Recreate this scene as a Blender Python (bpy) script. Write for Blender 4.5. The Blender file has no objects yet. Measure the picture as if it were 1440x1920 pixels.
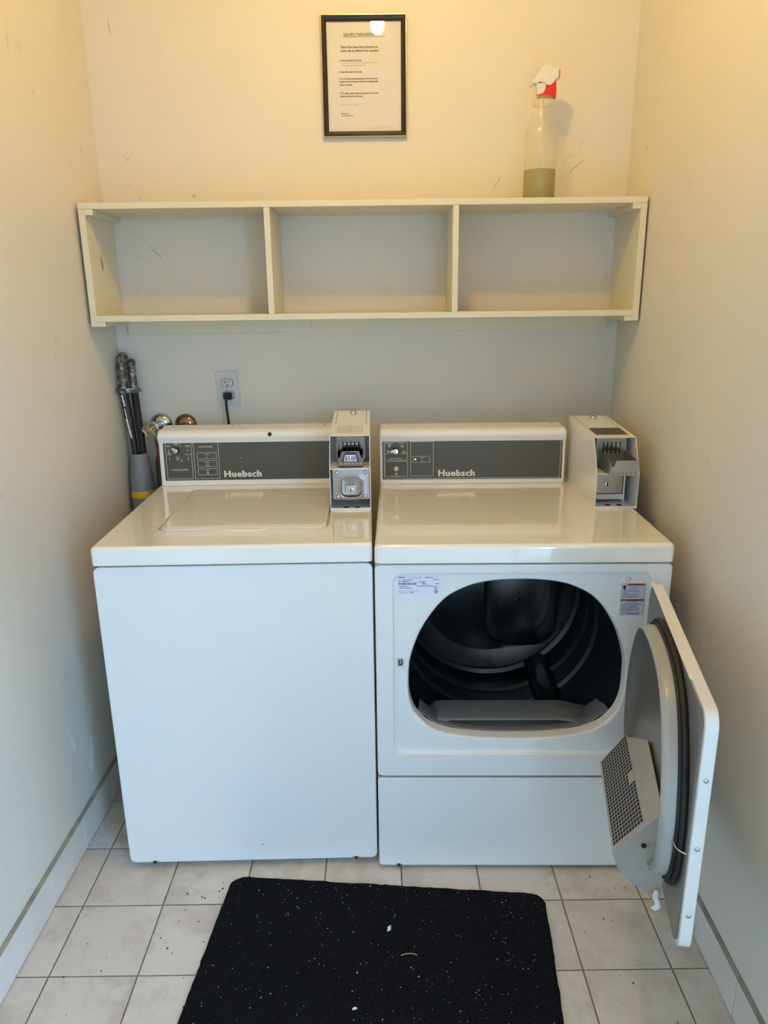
import bpy, bmesh, math, random
from mathutils import Vector, Matrix
random.seed(7)
R = math.radians
SC = bpy.context.scene
COL = SC.collection

# ------------------------------------------------------------------ camera
cam_d = bpy.data.cameras.new('camera'); cam = bpy.data.objects.new('camera', cam_d); COL.objects.link(cam)
cam_d.sensor_fit = 'HORIZONTAL'; cam_d.sensor_width = 36.0
cam_d.lens = 1376.5 / 1440 * 36.0; cam_d.clip_start = 0.02
pit, yaw, rol = R(16.219), R(0.060), R(-0.696)
fw = Vector((math.sin(yaw)*math.cos(pit), math.cos(yaw)*math.cos(pit), -math.sin(pit)))
ri = Vector((math.cos(yaw), -math.sin(yaw), 0)); up = ri.cross(fw)
r2 = math.cos(rol)*ri + math.sin(rol)*up; u2 = -math.sin(rol)*ri + math.cos(rol)*up
m = Matrix((r2, u2, -fw)).transposed().to_4x4(); m.translation = (0.7641, -1.6938, 1.4524)
cam.matrix_world = m
SC.camera = cam

# ------------------------------------------------------------------ world, daylight, exposure
LAMP_STRENGTH = 480.0
LAMP_COLOR = (1.0, 0.61, 0.125)
w = bpy.data.worlds.new('daylight'); SC.world = w; w.use_nodes = True
bg = w.node_tree.nodes['Background']
bg.inputs['Color'].default_value = (0.385, 0.65, 1.0, 1); bg.inputs['Strength'].default_value = 13.6
# a portal marks the open doorway behind the camera, so the sky is sampled through it
for nm, lc_, rt_, wd_ in (('side_doorway_portal', (1.46, -2.125, 1.05), (R(90), 0, R(90)), 0.85),):
    pl = bpy.data.lights.new(nm, 'AREA'); pl.shape = 'RECTANGLE'; pl.size = wd_; pl.size_y = 2.1; pl.cycles.is_portal = True
    po = bpy.data.objects.new(nm, pl); COL.objects.link(po); po.location = lc_; po.rotation_euler = rt_
SC.view_settings.view_transform = 'Standard'; SC.view_settings.look = 'None'
SC.view_settings.gamma = 1.0; SC.view_settings.use_curve_mapping = False
SC.view_settings.exposure = 0.14

# ------------------------------------------------------------------ materials
def node_mat(name):
    mt = bpy.data.materials.new(name); mt.use_nodes = True
    nt = mt.node_tree
    return mt, nt, nt.nodes['Principled BSDF']

def mat(name, col, rough=0.5, metal=0.0, var=0.0, scale=8.0, bump=0.0, bscale=60.0, coat=0.0, coat_rough=0.05, coat_ior=1.5,
        dark=None, dark_scale=4.0, dark_amt=0.0, spec=0.5, rough_var=0.0, detail=4.0, coords='Object', obj_random=False):
    mt, nt, b = node_mat(name); N = nt.nodes; L = nt.links
    b.inputs['Roughness'].default_value = rough; b.inputs['Metallic'].default_value = metal
    b.inputs['Coat Weight'].default_value = coat; b.inputs['Coat Roughness'].default_value = coat_rough
    b.inputs['Specular IOR Level'].default_value = spec; b.inputs['Coat IOR'].default_value = coat_ior
    tc = N.new('ShaderNodeTexCoord')
    vec = tc.outputs[coords]
    if obj_random:
        oi = N.new('ShaderNodeObjectInfo'); va = N.new('ShaderNodeVectorMath'); va.operation = 'ADD'
        cm = N.new('ShaderNodeCombineXYZ'); mu = N.new('ShaderNodeMath'); mu.operation = 'MULTIPLY'; mu.inputs[1].default_value = 37.0
        L.new(oi.outputs['Random'], mu.inputs[0]); L.new(mu.outputs[0], cm.inputs[2]); L.new(mu.outputs[0], cm.inputs[0])
        L.new(vec, va.inputs[0]); L.new(cm.outputs[0], va.inputs[1]); vec = va.outputs[0]
    nz = N.new('ShaderNodeTexNoise'); nz.inputs['Scale'].default_value = scale; nz.inputs['Detail'].default_value = detail
    L.new(vec, nz.inputs['Vector'])
    rp = N.new('ShaderNodeValToRGB')
    rp.color_ramp.elements[0].position = 0.3; rp.color_ramp.elements[1].position = 0.7
    lo = [max(0, c*(1-var)) for c in col]; hi = [min(1, c*(1+var)) for c in col]
    rp.color_ramp.elements[0].color = (*lo, 1); rp.color_ramp.elements[1].color = (*hi, 1)
    L.new(nz.outputs['Fac'], rp.inputs['Fac'])
    out = rp.outputs['Color']
    if dark is not None:
        n2 = N.new('ShaderNodeTexNoise'); n2.inputs['Scale'].default_value = dark_scale; n2.inputs['Detail'].default_value = 8
        n2.inputs['Roughness'].default_value = 0.7
        L.new(vec, n2.inputs['Vector'])
        r3 = N.new('ShaderNodeValToRGB'); r3.color_ramp.elements[0].position = 1-dark_amt-0.12; r3.color_ramp.elements[1].position = 1-dark_amt
        L.new(n2.outputs['Fac'], r3.inputs['Fac'])
        mx = N.new('ShaderNodeMix'); mx.data_type = 'RGBA'
        L.new(r3.outputs['Color'], mx.inputs['Factor']); L.new(out, mx.inputs[6]); mx.inputs[7].default_value = (*dark, 1)
        out = mx.outputs[2]
    L.new(out, b.inputs['Base Color'])
    if bump:
        n4 = N.new('ShaderNodeTexNoise'); n4.inputs['Scale'].default_value = bscale; n4.inputs['Detail'].default_value = 3
        L.new(vec, n4.inputs['Vector'])
        bp = N.new('ShaderNodeBump'); bp.inputs['Strength'].default_value = bump; bp.inputs['Distance'].default_value = 0.002
        L.new(n4.outputs['Fac'], bp.inputs['Height']); L.new(bp.outputs['Normal'], b.inputs['Normal'])
    return mt

M = {}
M['wall'] = mat('wall_paint', (0.745, 0.708, 0.625), 0.55, var=0.025, scale=1.6, bump=0.12, bscale=130, dark=(0.60, 0.56, 0.48), dark_scale=9, dark_amt=0.235)
M['ceiling'] = mat('ceiling_paint', (0.82, 0.80, 0.75), 0.7, var=0.02)
M['tile'] = mat('floor_tile', (0.60, 0.52, 0.44), 0.22, var=0.13, scale=7.5, dark=(0.70, 0.635, 0.565), dark_scale=6, dark_amt=0.46, bump=0.03, bscale=20, obj_random=True, detail=6)
M['btile'] = mat('baseboard_tile', (0.76, 0.72, 0.67), 0.18, var=0.05, scale=9, obj_random=True)
M['grout'] = mat('grout', (0.22, 0.185, 0.15), 0.9, var=0.25, scale=30)
M['ground'] = mat('outdoor_paving', (0.30, 0.29, 0.27), 0.9, var=0.15, scale=2)
M['caulk'] = mat('caulk', (0.30, 0.26, 0.20), 0.8, var=0.25, scale=20, bump=0.3)
M['shelf'] = mat('shelf_paint', (0.76, 0.715, 0.545), 0.5, var=0.03, scale=5, bump=0.10, bscale=200, dark=(0.60, 0.55, 0.42), dark_scale=30, dark_amt=0.27)
M['enamel'] = mat('white_enamel', (0.86, 0.865, 0.86), 0.34, var=0.006, scale=3, coat=0.25, coat_rough=0.18)
M['top'] = mat('worktop_enamel', (0.92, 0.90, 0.84), 0.20, var=0.008, scale=3, coat=1.0, coat_rough=0.015, coat_ior=1.7)
M['plastic'] = mat('white_plastic', (0.90, 0.905, 0.90), 0.3, var=0.01, coat=0.3, coat_rough=0.15)
M['panel'] = mat('control_panel_grey', (0.078, 0.080, 0.076), 0.42, var=0.03, scale=20)
M['print'] = mat('print_white', (0.80, 0.80, 0.78), 0.5)
M['ink'] = mat('print_black', (0.015, 0.015, 0.018), 0.6)
M['ink_grey'] = mat('print_grey', (0.16, 0.15, 0.16), 0.6)
M['ink_blue'] = mat('print_blue', (0.10, 0.10, 0.22), 0.6)
M['orange'] = mat('print_orange', (0.62, 0.11, 0.035), 0.5)
M['sticker'] = mat('sticker_white', (0.82, 0.83, 0.92), 0.4)
M['wsticker'] = mat('warning_sticker', (0.66, 0.67, 0.76), 0.45)
M['gap'] = mat('dark_gap', (0.02, 0.02, 0.02), 0.9)
M['chrome'] = mat('chrome', (0.60, 0.60, 0.59), 0.16, 1.0, var=0.08, scale=25)
M['steel'] = mat('zinc_steel', (0.55, 0.55, 0.53), 0.3, 1.0, var=0.1, scale=18, bump=0.05)
M['dsteel'] = mat('dark_chrome', (0.24, 0.165, 0.15), 0.14, 1.0, var=0.25, scale=12)
M['rust'] = mat('rusty_steel', (0.13, 0.105, 0.08), 0.42, 0.7, var=0.45, scale=40, dark=(0.50, 0.50, 0.47), dark_scale=45, dark_amt=0.40, bump=0.4)
M['brass'] = mat('brass', (0.62, 0.44, 0.20), 0.3, 1.0, var=0.15, scale=40)
M['brownchrome'] = mat('tarnished_brass', (0.30, 0.20, 0.12), 0.18, 1.0, var=0.3, scale=25)
M['drum'] = mat('drum_grey', (0.026, 0.036, 0.044), 0.26, 0.35, var=0.12, scale=10, coat=0.3, coat_rough=0.2)
M['bulkhead'] = mat('drum_back_steel', (0.19, 0.21, 0.225), 0.20, 0.9, var=0.10, scale=14, dark=(0.15, 0.165, 0.175), dark_scale=5, dark_amt=0.45)
M['gplastic'] = mat('grey_plastic', (0.20, 0.20, 0.20), 0.42, var=0.05)
M['liner'] = mat('grey_door_liner', (0.175, 0.175, 0.165), 0.30, var=0.03, coat=0.2)
M['liner_rim'] = mat('pale_grey_rim', (0.38, 0.38, 0.365), 0.28, var=0.03, coat=0.2)
M['screen'] = mat('beige_lint_filter', (0.40, 0.38, 0.34), 0.5, var=0.06, dark=(0.40, 0.32, 0.2), dark_scale=12, dark_amt=0.33)
M['rubber'] = mat('black_rubber', (0.010, 0.010, 0.011), 0.62, var=0.2)
M['hose'] = mat('black_hose', (0.014, 0.014, 0.017), 0.38, var=0.3, dark=(0.7, 0.7, 0.68), dark_scale=11, dark_amt=0.245)
M['greyhose'] = mat('grey_hose', (0.10, 0.10, 0.105), 0.6, var=0.2)
M['redhose'] = mat('red_hose', (0.22, 0.06, 0.04), 0.55, var=0.3)
M['pipe'] = mat('grey_pvc', (0.22, 0.24, 0.27), 0.45, var=0.08, dark=(0.7, 0.7, 0.7), dark_scale=14, dark_amt=0.18)
M['yellow'] = mat('yellow_tape', (0.80, 0.50, 0.03), 0.5)
M['ivory'] = mat('grey_plate', (0.60, 0.61, 0.60), 0.35, var=0.02)
M['frame'] = mat('black_frame', (0.014, 0.010, 0.009), 0.30, var=0.2, coat=0.15)
M['gold'] = mat('champagne_metal', (0.62, 0.53, 0.36), 0.22, 1.0, var=0.08)
M['paper'] = mat('paper', (0.78, 0.74, 0.66), 0.8, var=0.02, scale=20)
M['red'] = mat('red_plastic', (0.62, 0.012, 0.012), 0.3, coat=0.3)
M['sprayw'] = mat('white_spray_plastic', (0.74, 0.74, 0.70), 0.35)
M['porcelain'] = mat('porcelain', (0.85, 0.84, 0.80), 0.25)
M['lint'] = mat('white_lint', (0.75, 0.75, 0.75), 0.9)
M['straw'] = mat('straw', (0.42, 0.30, 0.12), 0.8)
M['crumb'] = mat('dark_crumb', (0.035, 0.028, 0.022), 0.9)
M['scuff'] = mat('scuff_mark', (0.40, 0.33, 0.24), 0.7, var=0.2)
M['plaster'] = mat('bare_plaster', (0.80, 0.80, 0.78), 0.8, var=0.1, scale=60)

def emission(name, col, strength):
    mt = bpy.data.materials.new(name); mt.use_nodes = True; nt = mt.node_tree; nt.nodes.clear()
    e = nt.nodes.new('ShaderNodeEmission'); o = nt.nodes.new('ShaderNodeOutputMaterial')
    e.inputs['Color'].default_value = (*col, 1); e.inputs['Strength'].default_value = strength
    nt.links.new(e.outputs[0], o.inputs[0]); return mt
M['bulb'] = emission('lit_bulb', LAMP_COLOR, LAMP_STRENGTH)
M['led'] = emission('lit_led', (0.75, 1.0, 0.15), 1.6)

def clear_mix(name, col, clear, rough, translucent=0.5):
    """thin see-through plastic: part transparent, the rest diffuse and translucent, glossy on top"""
    mt = bpy.data.materials.new(name); mt.use_nodes = True; nt = mt.node_tree; nt.nodes.clear(); N = nt.nodes; L = nt.links
    o = N.new('ShaderNodeOutputMaterial'); t = N.new('ShaderNodeBsdfTransparent')
    d = N.new('ShaderNodeBsdfDiffuse'); tl = N.new('ShaderNodeBsdfTranslucent'); g = N.new('ShaderNodeBsdfGlossy')
    lw = N.new('ShaderNodeLayerWeight'); lw.inputs['Blend'].default_value = 0.5
    pw = N.new('ShaderNodeMath'); pw.operation = 'POWER'; pw.inputs[1].default_value = 5.0; L.new(lw.outputs['Facing'], pw.inputs[0])
    fr = N.new('ShaderNodeMath'); fr.operation = 'MULTIPLY_ADD'; fr.inputs[1].default_value = 0.6; fr.inputs[2].default_value = 0.04; L.new(pw.outputs[0], fr.inputs[0])
    for nd in (d, tl): nd.inputs['Color'].default_value = (*col, 1)
    t.inputs['Color'].default_value = (min(1, col[0]*1.12), min(1, col[1]*1.12), min(1, col[2]*1.12), 1)
    g.inputs['Roughness'].default_value = rough
    a = N.new('ShaderNodeMixShader'); a.inputs[0].default_value = translucent
    L.new(d.outputs[0], a.inputs[1]); L.new(tl.outputs[0], a.inputs[2])
    c = N.new('ShaderNodeMixShader'); c.inputs[0].default_value = clear
    L.new(a.outputs[0], c.inputs[1]); L.new(t.outputs[0], c.inputs[2])
    e = N.new('ShaderNodeMixShader'); L.new(fr.outputs[0], e.inputs[0]); L.new(c.outputs[0], e.inputs[1]); L.new(g.outputs[0], e.inputs[2])
    L.new(e.outputs[0], o.inputs[0]); return mt
M['bottle'] = clear_mix('milky_plastic', (0.90, 0.89, 0.85), 0.84, 0.25)
M['liquid'] = clear_mix('olive_liquid', (0.52, 0.46, 0.15), 0.12, 0.2, 0.35)
M['glass'] = clear_mix('picture_glass', (0.9, 0.9, 0.9), 1.0, 0.01)

def mat_mat():
    mt, nt, b = node_mat('black_carpet'); N = nt.nodes; L = nt.links
    b.inputs['Roughness'].default_value = 0.95; b.inputs['Specular IOR Level'].default_value = 0.1
    tc = N.new('ShaderNodeTexCoord')
    n = N.new('ShaderNodeTexNoise'); n.inputs['Scale'].default_value = 260; n.inputs['Detail'].default_value = 4
    L.new(tc.outputs['Object'], n.inputs['Vector'])
    r = N.new('ShaderNodeValToRGB'); e = r.color_ramp.elements
    e[0].position = 0.30; e[0].color = (0.002, 0.002, 0.004, 1); e[1].position = 0.68; e[1].color = (0.011, 0.0115, 0.015, 1)
    L.new(n.outputs['Fac'], r.inputs['Fac'])
    v = N.new('ShaderNodeTexVoronoi'); v.inputs['Scale'].default_value = 70
    L.new(tc.outputs['Object'], v.inputs['Vector'])
    th = N.new('ShaderNodeMath'); th.operation = 'LESS_THAN'; th.inputs[1].default_value = 0.10
    L.new(v.outputs['Distance'], th.inputs[0])
    n3 = N.new('ShaderNodeTexNoise'); n3.inputs['Scale'].default_value = 9; L.new(tc.outputs['Object'], n3.inputs['Vector'])
    g3 = N.new('ShaderNodeMath'); g3.operation = 'GREATER_THAN'; g3.inputs[1].default_value = 0.56; L.new(n3.outputs['Fac'], g3.inputs[0])
    mu = N.new('ShaderNodeMath'); mu.operation = 'MULTIPLY'; L.new(th.outputs[0], mu.inputs[0]); L.new(g3.outputs[0], mu.inputs[1])
    mx = N.new('ShaderNodeMix'); mx.data_type = 'RGBA'; L.new(mu.outputs[0], mx.inputs['Factor'])
    L.new(r.outputs['Color'], mx.inputs[6]); mx.inputs[7].default_value = (0.16, 0.15, 0.14, 1)
    L.new(mx.outputs[2], b.inputs['Base Color'])
    bp = N.new('ShaderNodeBump'); bp.inputs['Strength'].default_value = 0.9; bp.inputs['Distance'].default_value = 0.004
    L.new(n.outputs['Fac'], bp.inputs['Height']); L.new(bp.outputs['Normal'], b.inputs['Normal'])
    return mt
M['carpet'] = mat_mat()

# ------------------------------------------------------------------ mesh helpers
_tc = {}
def text_geo(body, size, weight=0.0, align='LEFT', xs=1.0, spacing=1.0, lspace=1.0):
    key = (body, size, weight, align, xs, spacing, lspace)
    if key in _tc: return _tc[key]
    cu = bpy.data.curves.new('t', 'FONT'); cu.body = body; cu.size = size; cu.align_x = align; cu.offset = weight*size
    cu.resolution_u = 2; cu.space_character = spacing; cu.fill_mode = 'BOTH'; cu.space_line = lspace
    o = bpy.data.objects.new('t', cu); COL.objects.link(o)
    dg = bpy.context.evaluated_depsgraph_get(); dg.update()
    ev = o.evaluated_get(dg); me = ev.to_mesh()
    vs = [(v.co.x*xs, v.co.y) for v in me.vertices]; fs = [list(p.vertices) for p in me.polygons]
    ev.to_mesh_clear(); bpy.data.objects.remove(o); bpy.data.curves.remove(cu)
    _tc[key] = (vs, fs); return vs, fs

class MB:
    def __init__(s): s.v = []; s.f = []; s.mx = None
    def add(s, vs, fs):
        o = len(s.v)
        if s.mx is not None: vs = [s.mx @ Vector(p) for p in vs]
        s.v += [tuple(p) for p in vs]; s.f += [[i+o for i in f] for f in fs]; return s
    def box(s, x0, x1, y0, y1, z0, z1):
        return s.add([(x0,y0,z0),(x1,y0,z0),(x1,y1,z0),(x0,y1,z0),(x0,y0,z1),(x1,y0,z1),(x1,y1,z1),(x0,y1,z1)],
                     [[3,2,1,0],[4,5,6,7],[0,1,5,4],[1,2,6,5],[2,3,7,6],[3,0,4,7]])
    def prism(s, poly, axis, a, b):
        """poly of 2d points, extruded along axis from a to b. axis x: (y,z), y: (x,z), z: (x,y)"""
        def P(p, t):
            return (t, p[0], p[1]) if axis == 'x' else ((p[0], t, p[1]) if axis == 'y' else (p[0], p[1], t))
        n = len(poly); vs = [P(p, a) for p in poly] + [P(p, b) for p in poly]
        fs = [list(range(n))[::-1], list(range(n, 2*n))] + [[i, (i+1) % n, n+(i+1) % n, n+i] for i in range(n)]
        return s.add(vs, fs)
    def loops(s, loops, close=True, cap0=False, cap1=False):
        n = len(loops[0]); vs = [p for l in loops for p in l]; fs = []
        for k in range(len(loops)-1):
            for i in range(n if close else n-1):
                j = (i+1) % n
                fs.append([k*n+i, k*n+j, (k+1)*n+j, (k+1)*n+i])
        if cap0: fs.append(list(range(n))[::-1])
        if cap1: fs.append([(len(loops)-1)*n+i for i in range(n)])
        return s.add(vs, fs)
    def lathe(s, prof, c=(0,0,0), axis='z', n=32, cap0=True, cap1=True):
        ls = []
        for r, h in prof:
            l = []
            for i in range(n):
                a = 2*math.pi*i/n; p, q_ = r*math.cos(a), r*math.sin(a)
                l.append((c[0]+p, c[1]+q_, c[2]+h) if axis == 'z' else ((c[0]+p, c[1]+h, c[2]+q_) if axis == 'y' else (c[0]+h, c[1]+p, c[2]+q_)))
            ls.append(l)
        return s.loops(ls, True, cap0, cap1)
    def tube(s, pts, r, n=12, closed=False):
        pts = [Vector(p) for p in pts]; k = len(pts); ls = []; nrm = None
        for i, p in enumerate(pts):
            a = pts[(i-1) % k] if (closed or i > 0) else p; b = pts[(i+1) % k] if (closed or i < k-1) else p
            t = (b-a).normalized()
            if nrm is None:
                nrm = t.orthogonal().normalized()
            nrm = (nrm - t*nrm.dot(t)).normalized(); bn = t.cross(nrm)
            rr = r[i] if isinstance(r, (list, tuple)) else r
            ls.append([tuple(p + rr*(math.cos(2*math.pi*j/n)*nrm + math.sin(2*math.pi*j/n)*bn)) for j in range(n)])
        if closed: ls.append(ls[0]); return s.loops(ls)
        return s.loops(ls, True, True, True)
    def text(s, body, x, z, size, y=0.0, weight=0.0, align='LEFT', xs=1.0, spacing=1.0, lspace=1.0):
        vs, fs = text_geo(body, size, weight, align, xs, spacing, lspace)
        return s.add([(x+a, y, z+b) for a, b in vs], fs)
    def rectline(s, x0, x1, z0, z1, t, y=0.0):
        for a, b, c, d in ((x0, x1, z0, z0+t), (x0, x1, z1-t, z1), (x0, x0+t, z0+t, z1-t), (x1-t, x1, z0+t, z1-t)):
            s.quad(a, b, c, d, y)
        return s
    def quad(s, x0, x1, z0, z1, y=0.0):
        return s.add([(x0, y, z0), (x1, y, z0), (x1, y, z1), (x0, y, z1)], [[0, 1, 2, 3]])
    def build(s, name, mt, parent=None, bevel=0, seg=2, smooth=35, loc=None, rot=None, wn=False):
        me = bpy.data.meshes.new(name); me.from_pydata(s.v, [], s.f)
        bm = bmesh.new(); bm.from_mesh(me)
        if bevel:
            bmesh.ops.remove_doubles(bm, verts=bm.verts, dist=1e-6)
        bmesh.ops.recalc_face_normals(bm, faces=bm.faces)
        if bevel:
            es = [e for e in bm.edges if len(e.link_faces) == 2 and e.calc_face_angle(0) > R(30)]
            bmesh.ops.bevel(bm, geom=es, offset=bevel, segments=seg, profile=0.6, affect='EDGES', clamp_overlap=True)
        bm.to_mesh(me); bm.free()
        for p in me.polygons: p.use_smooth = True
        me.set_sharp_from_angle(angle=R(smooth))
        me.materials.append(M[mt])
        o = bpy.data.objects.new(name, me); COL.objects.link(o)
        if parent: o.parent = parent
        if loc: o.location = loc
        if rot: o.rotation_euler = rot
        if bevel or wn:      # keep large faces flat-shaded next to their rounded edges
            md = o.modifiers.new('weighted_normal', 'WEIGHTED_NORMAL'); md.keep_sharp = True; md.weight = 100
        return o

def rrect(x0, x1, z0, z1, r, n=6):
    out = []
    for cx, cz, a0 in ((x1-r, z1-r, 0), (x0+r, z1-r, 90), (x0+r, z0+r, 180), (x1-r, z0+r, 270)):
        for i in range(n+1):
            a = R(a0+90*i/n); out.append((cx+r*math.cos(a), cz+r*math.sin(a)))
    return out
def catmull(pts, sub=6):
    out = []; n = len(pts)
    for i in range(n):
        p0, p1, p2, p3 = (Vector(pts[(i+k-1) % n]) for k in range(4))
        for j in range(sub):
            t = j/sub
            out.append(tuple(0.5*((2*p1)+(-p0+p2)*t+(2*p0-5*p1+4*p2-p3)*t*t+(-p0+3*p1-3*p2+p3)*t**3)))
    return out
def open_catmull(pts, sub=6):
    pts = [Vector(p) for p in pts]; P = [2*pts[0]-pts[1]] + pts + [2*pts[-1]-pts[-2]]; out = []
    for i in range(1, len(P)-2):
        p0, p1, p2, p3 = P[i-1:i+3]
        for j in range(sub):
            t = j/sub
            out.append(0.5*((2*p1)+(-p0+p2)*t+(2*p0-5*p1+4*p2-p3)*t*t+(-p0+3*p1-3*p2+p3)*t**3))
    out.append(pts[-1]); return out
def polar(poly, c, angs):
    """where rays from c at the given angles meet the polygon"""
    out = []; n = len(poly)
    for a in angs:
        d = (math.cos(a), math.sin(a)); best = None
        for i in range(n):
            ax, az = poly[i][0]-c[0], poly[i][1]-c[1]; bx, bz = poly[(i+1) % n][0]-c[0], poly[(i+1) % n][1]-c[1]
            ex, ez = bx-ax, bz-az; den = d[0]*ez-d[1]*ex
            if abs(den) < 1e-12: continue
            t = (ax*ez-az*ex)/den; u = (ax*d[1]-az*d[0])/den
            if t > 0 and -1e-9 <= u <= 1+1e-9 and (best is None or t > best): best = t
        out.append((c[0]+d[0]*best, c[1]+d[1]*best))
    return out
def scale2(poly, c, sx, sz=None):
    sz = sx if sz is None else sz
    return [(c[0]+(x-c[0])*sx, c[1]+(z-c[1])*sz) for x, z in poly]
def angles_with(c, corners, n=96):
    a = [2*math.pi*i/n for i in range(n)] + [math.atan2(z-c[1], x-c[0]) % (2*math.pi) for x, z in corners]
    return sorted(set(round(t, 7) for t in a))

def empty(name, loc=(0,0,0), rz=0.0, label=None, cat=None, group=None):
    o = bpy.data.objects.new(name, None); COL.objects.link(o); o.empty_display_size = 0.05
    o.location = loc; o.rotation_euler = (0, 0, rz)
    if label: tag(o, label, cat, group)
    return o
def tag(o, label, cat, group=None):
    o['label'] = label; o['category'] = cat
    if group: o['group'] = group
    return o
def struct(o): o['kind'] = 'structure'; return o
def copy_of(o, parent, loc=None, rot=None):
    c = o.copy(); COL.objects.link(c); c.parent = parent
    if loc is not None: c.location = loc
    if rot is not None: c.rotation_euler = rot
    return c

# ------------------------------------------------------------------ the room
YB, YF, ZC = 0.68, -2.60, 2.60
def xl(y): return -0.066 - 0.0130*(YB-y)
def xr(y): return 1.505 - 0.0148*(YB-y)
wl = struct(MB().prism([(xl(YB+.1), YB+.1), (xl(YF), YF), (xl(YF)-.1, YF), (xl(YB+.1)-.1, YB+.1)], 'z', -.05, ZC).build('wall_left', 'wall'))
SY0, SY1 = -2.55, -1.70           # open doorway in the right wall behind the camera, where the daylight enters
b = MB()
for a, c, z0, z1 in ((SY1, YB+.1, -.05, ZC), (YF, SY0, -.05, ZC), (SY0, SY1, 2.10, ZC)):
    b.prism([(xr(c), c), (xr(c)+.1, c), (xr(a)+.1, a), (xr(a), a)], 'z', z0, z1)
wr = struct(b.build('wall_right', 'wall'))
wb = struct(MB().box(xl(YB), xr(YB), YB, YB+.1, -.05, ZC).build('wall_back', 'wall'))
struct(MB().box(xl(YF)-.1, xr(YF)+.1, YF-.1, YF, -.05, ZC).build('wall_front', 'wall'))
struct(MB().box(-.25, 1.65, YF-.1, YB+.1, ZC, ZC+.1).build('ceiling', 'ceiling'))
struct(MB().box(-25, 25, -40, 12, -.20, -.10).build('ground', 'ground'))
fl = struct(MB().box(-.25, 1.65, YF-.1, YB+.1, -.06, -.0016).build('floor', 'grout'))
def tile_mesh(x0, x1, y0, y1):
    """flat glazed tile with a chamfered rim"""
    c = .0016; b = MB()
    b.loops([[(x0,y0,-.0016),(x1,y0,-.0016),(x1,y1,-.0016),(x0,y1,-.0016)], [(x0,y0,-.0006),(x1,y0,-.0006),(x1,y1,-.0006),(x0,y1,-.0006)],
             [(x0+c,y0+c,0),(x1-c,y0+c,0),(x1-c,y1-c,0),(x0+c,y1-c,0)]], cap1=True)
    return b
G = .0019
full = None; cache = {}
for j in range(-13, 4):
    y0, y1 = j*.2+G, (j+1)*.2-G
    if y1 > YB: y1 = YB-.002
    for i in range(-1, 8):
        x0, x1 = i*.2+G, (i+1)*.2-G
        if i == -1: x0 = xl(j*.2) + .001
        if i == 7: x1 = min(x1, xr(j*.2) - .001)
        key = (round(x1-x0, 4), round(y1-y0, 4))
        if key not in cache:
            t = tile_mesh(0, x1-x0, 0, y1-y0).build('floor_tile', 'tile', fl, smooth=20); cache[key] = t
        else:
            t = copy_of(cache[key], fl)
        t.location = (x0, y0, random.uniform(-.0003, .0003))

def baseboard(name, side, joints, ye):
    fx = xl if side < 0 else xr
    root = MB()
    d = .004*-side; t = .0085*-side
    # backing bed of thinset
    ya, yb = joints[0], ye
    P = [(fx(ya), ya), (fx(yb), yb), (fx(yb)+d, yb), (fx(ya)+d, ya)]
    root.prism(P, 'z', .0, .099); o = struct(root.build(name, 'grout'))
    js = joints + [ye]
    for a, b in zip(js[:-1], js[1:]):
        a2, b2 = a+.0013, b-.0013
        P = [(fx(a2)+d*.9, a2), (fx(b2)+d*.9, b2), (fx(b2)+t, b2), (fx(a2)+t, a2)]
        MB().prism(P, 'z', .0025, .100).build('baseboard_tile', 'btile', o, bevel=.001, seg=1)
    b = MB()
    n = 60; rows = [[], [], [], []]
    for k in range(n+1):
        y = ya+(yb-ya)*k/n; j1 = random.uniform(-.0008, .0008)
        for r_, (dx, dz) in enumerate(((.0, .108+j1), (t*.5, .1068+j1), (t*1.02, .1005), (0, .0995))):
            rows[r_].append((fx(y)+dx, y, dz))
    b.loops(rows, close=False); b.build('caulk_line', 'caulk', o)
    return o
baseboard('baseboard_left', -1, [-2.4+.2*k for k in range(15)] + [.6], YB-.001)
baseboard('baseboard_right', 1, [SY1]+[-1.517+.2*k for k in range(10)] + [.483], YB-.001)

# paint scuffs and chips on the walls
def blob(cx, cz, rx, rz, ang, n=9):
    out = []
    for k in range(n):
        a = 2*math.pi*k/n; rr = random.uniform(.55, 1.15); p, q_ = rx*rr*math.cos(a), rz*rr*math.sin(a)
        out.append((cx+p*math.cos(ang)-q_*math.sin(ang), cz+p*math.sin(ang)+q_*math.cos(ang)))
    return out
def scuff_back(pts, wd, mt='scuff'):
    """a thin scratch following pts (x, z) on the back wall"""
    b = MB(); L0, L1 = [], []
    for k, (x, z) in enumerate(pts):
        x2, z2 = pts[min(k+1, len(pts)-1)]; x1, z1 = pts[max(k-1, 0)]
        dx, dz = x2-x1, z2-z1; l = math.hypot(dx, dz) or 1; wk = wd*(.35 if k in (0, len(pts)-1) else random.uniform(.7, 1.2))
        L0.append((x-dz/l*wk, YB-.0004, z+dx/l*wk)); L1.append((x+dz/l*wk, YB-.0004, z-dx/l*wk))
    b.loops([L0, L1], close=False); return b.build('scuff_mark', mt, wb)
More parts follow.
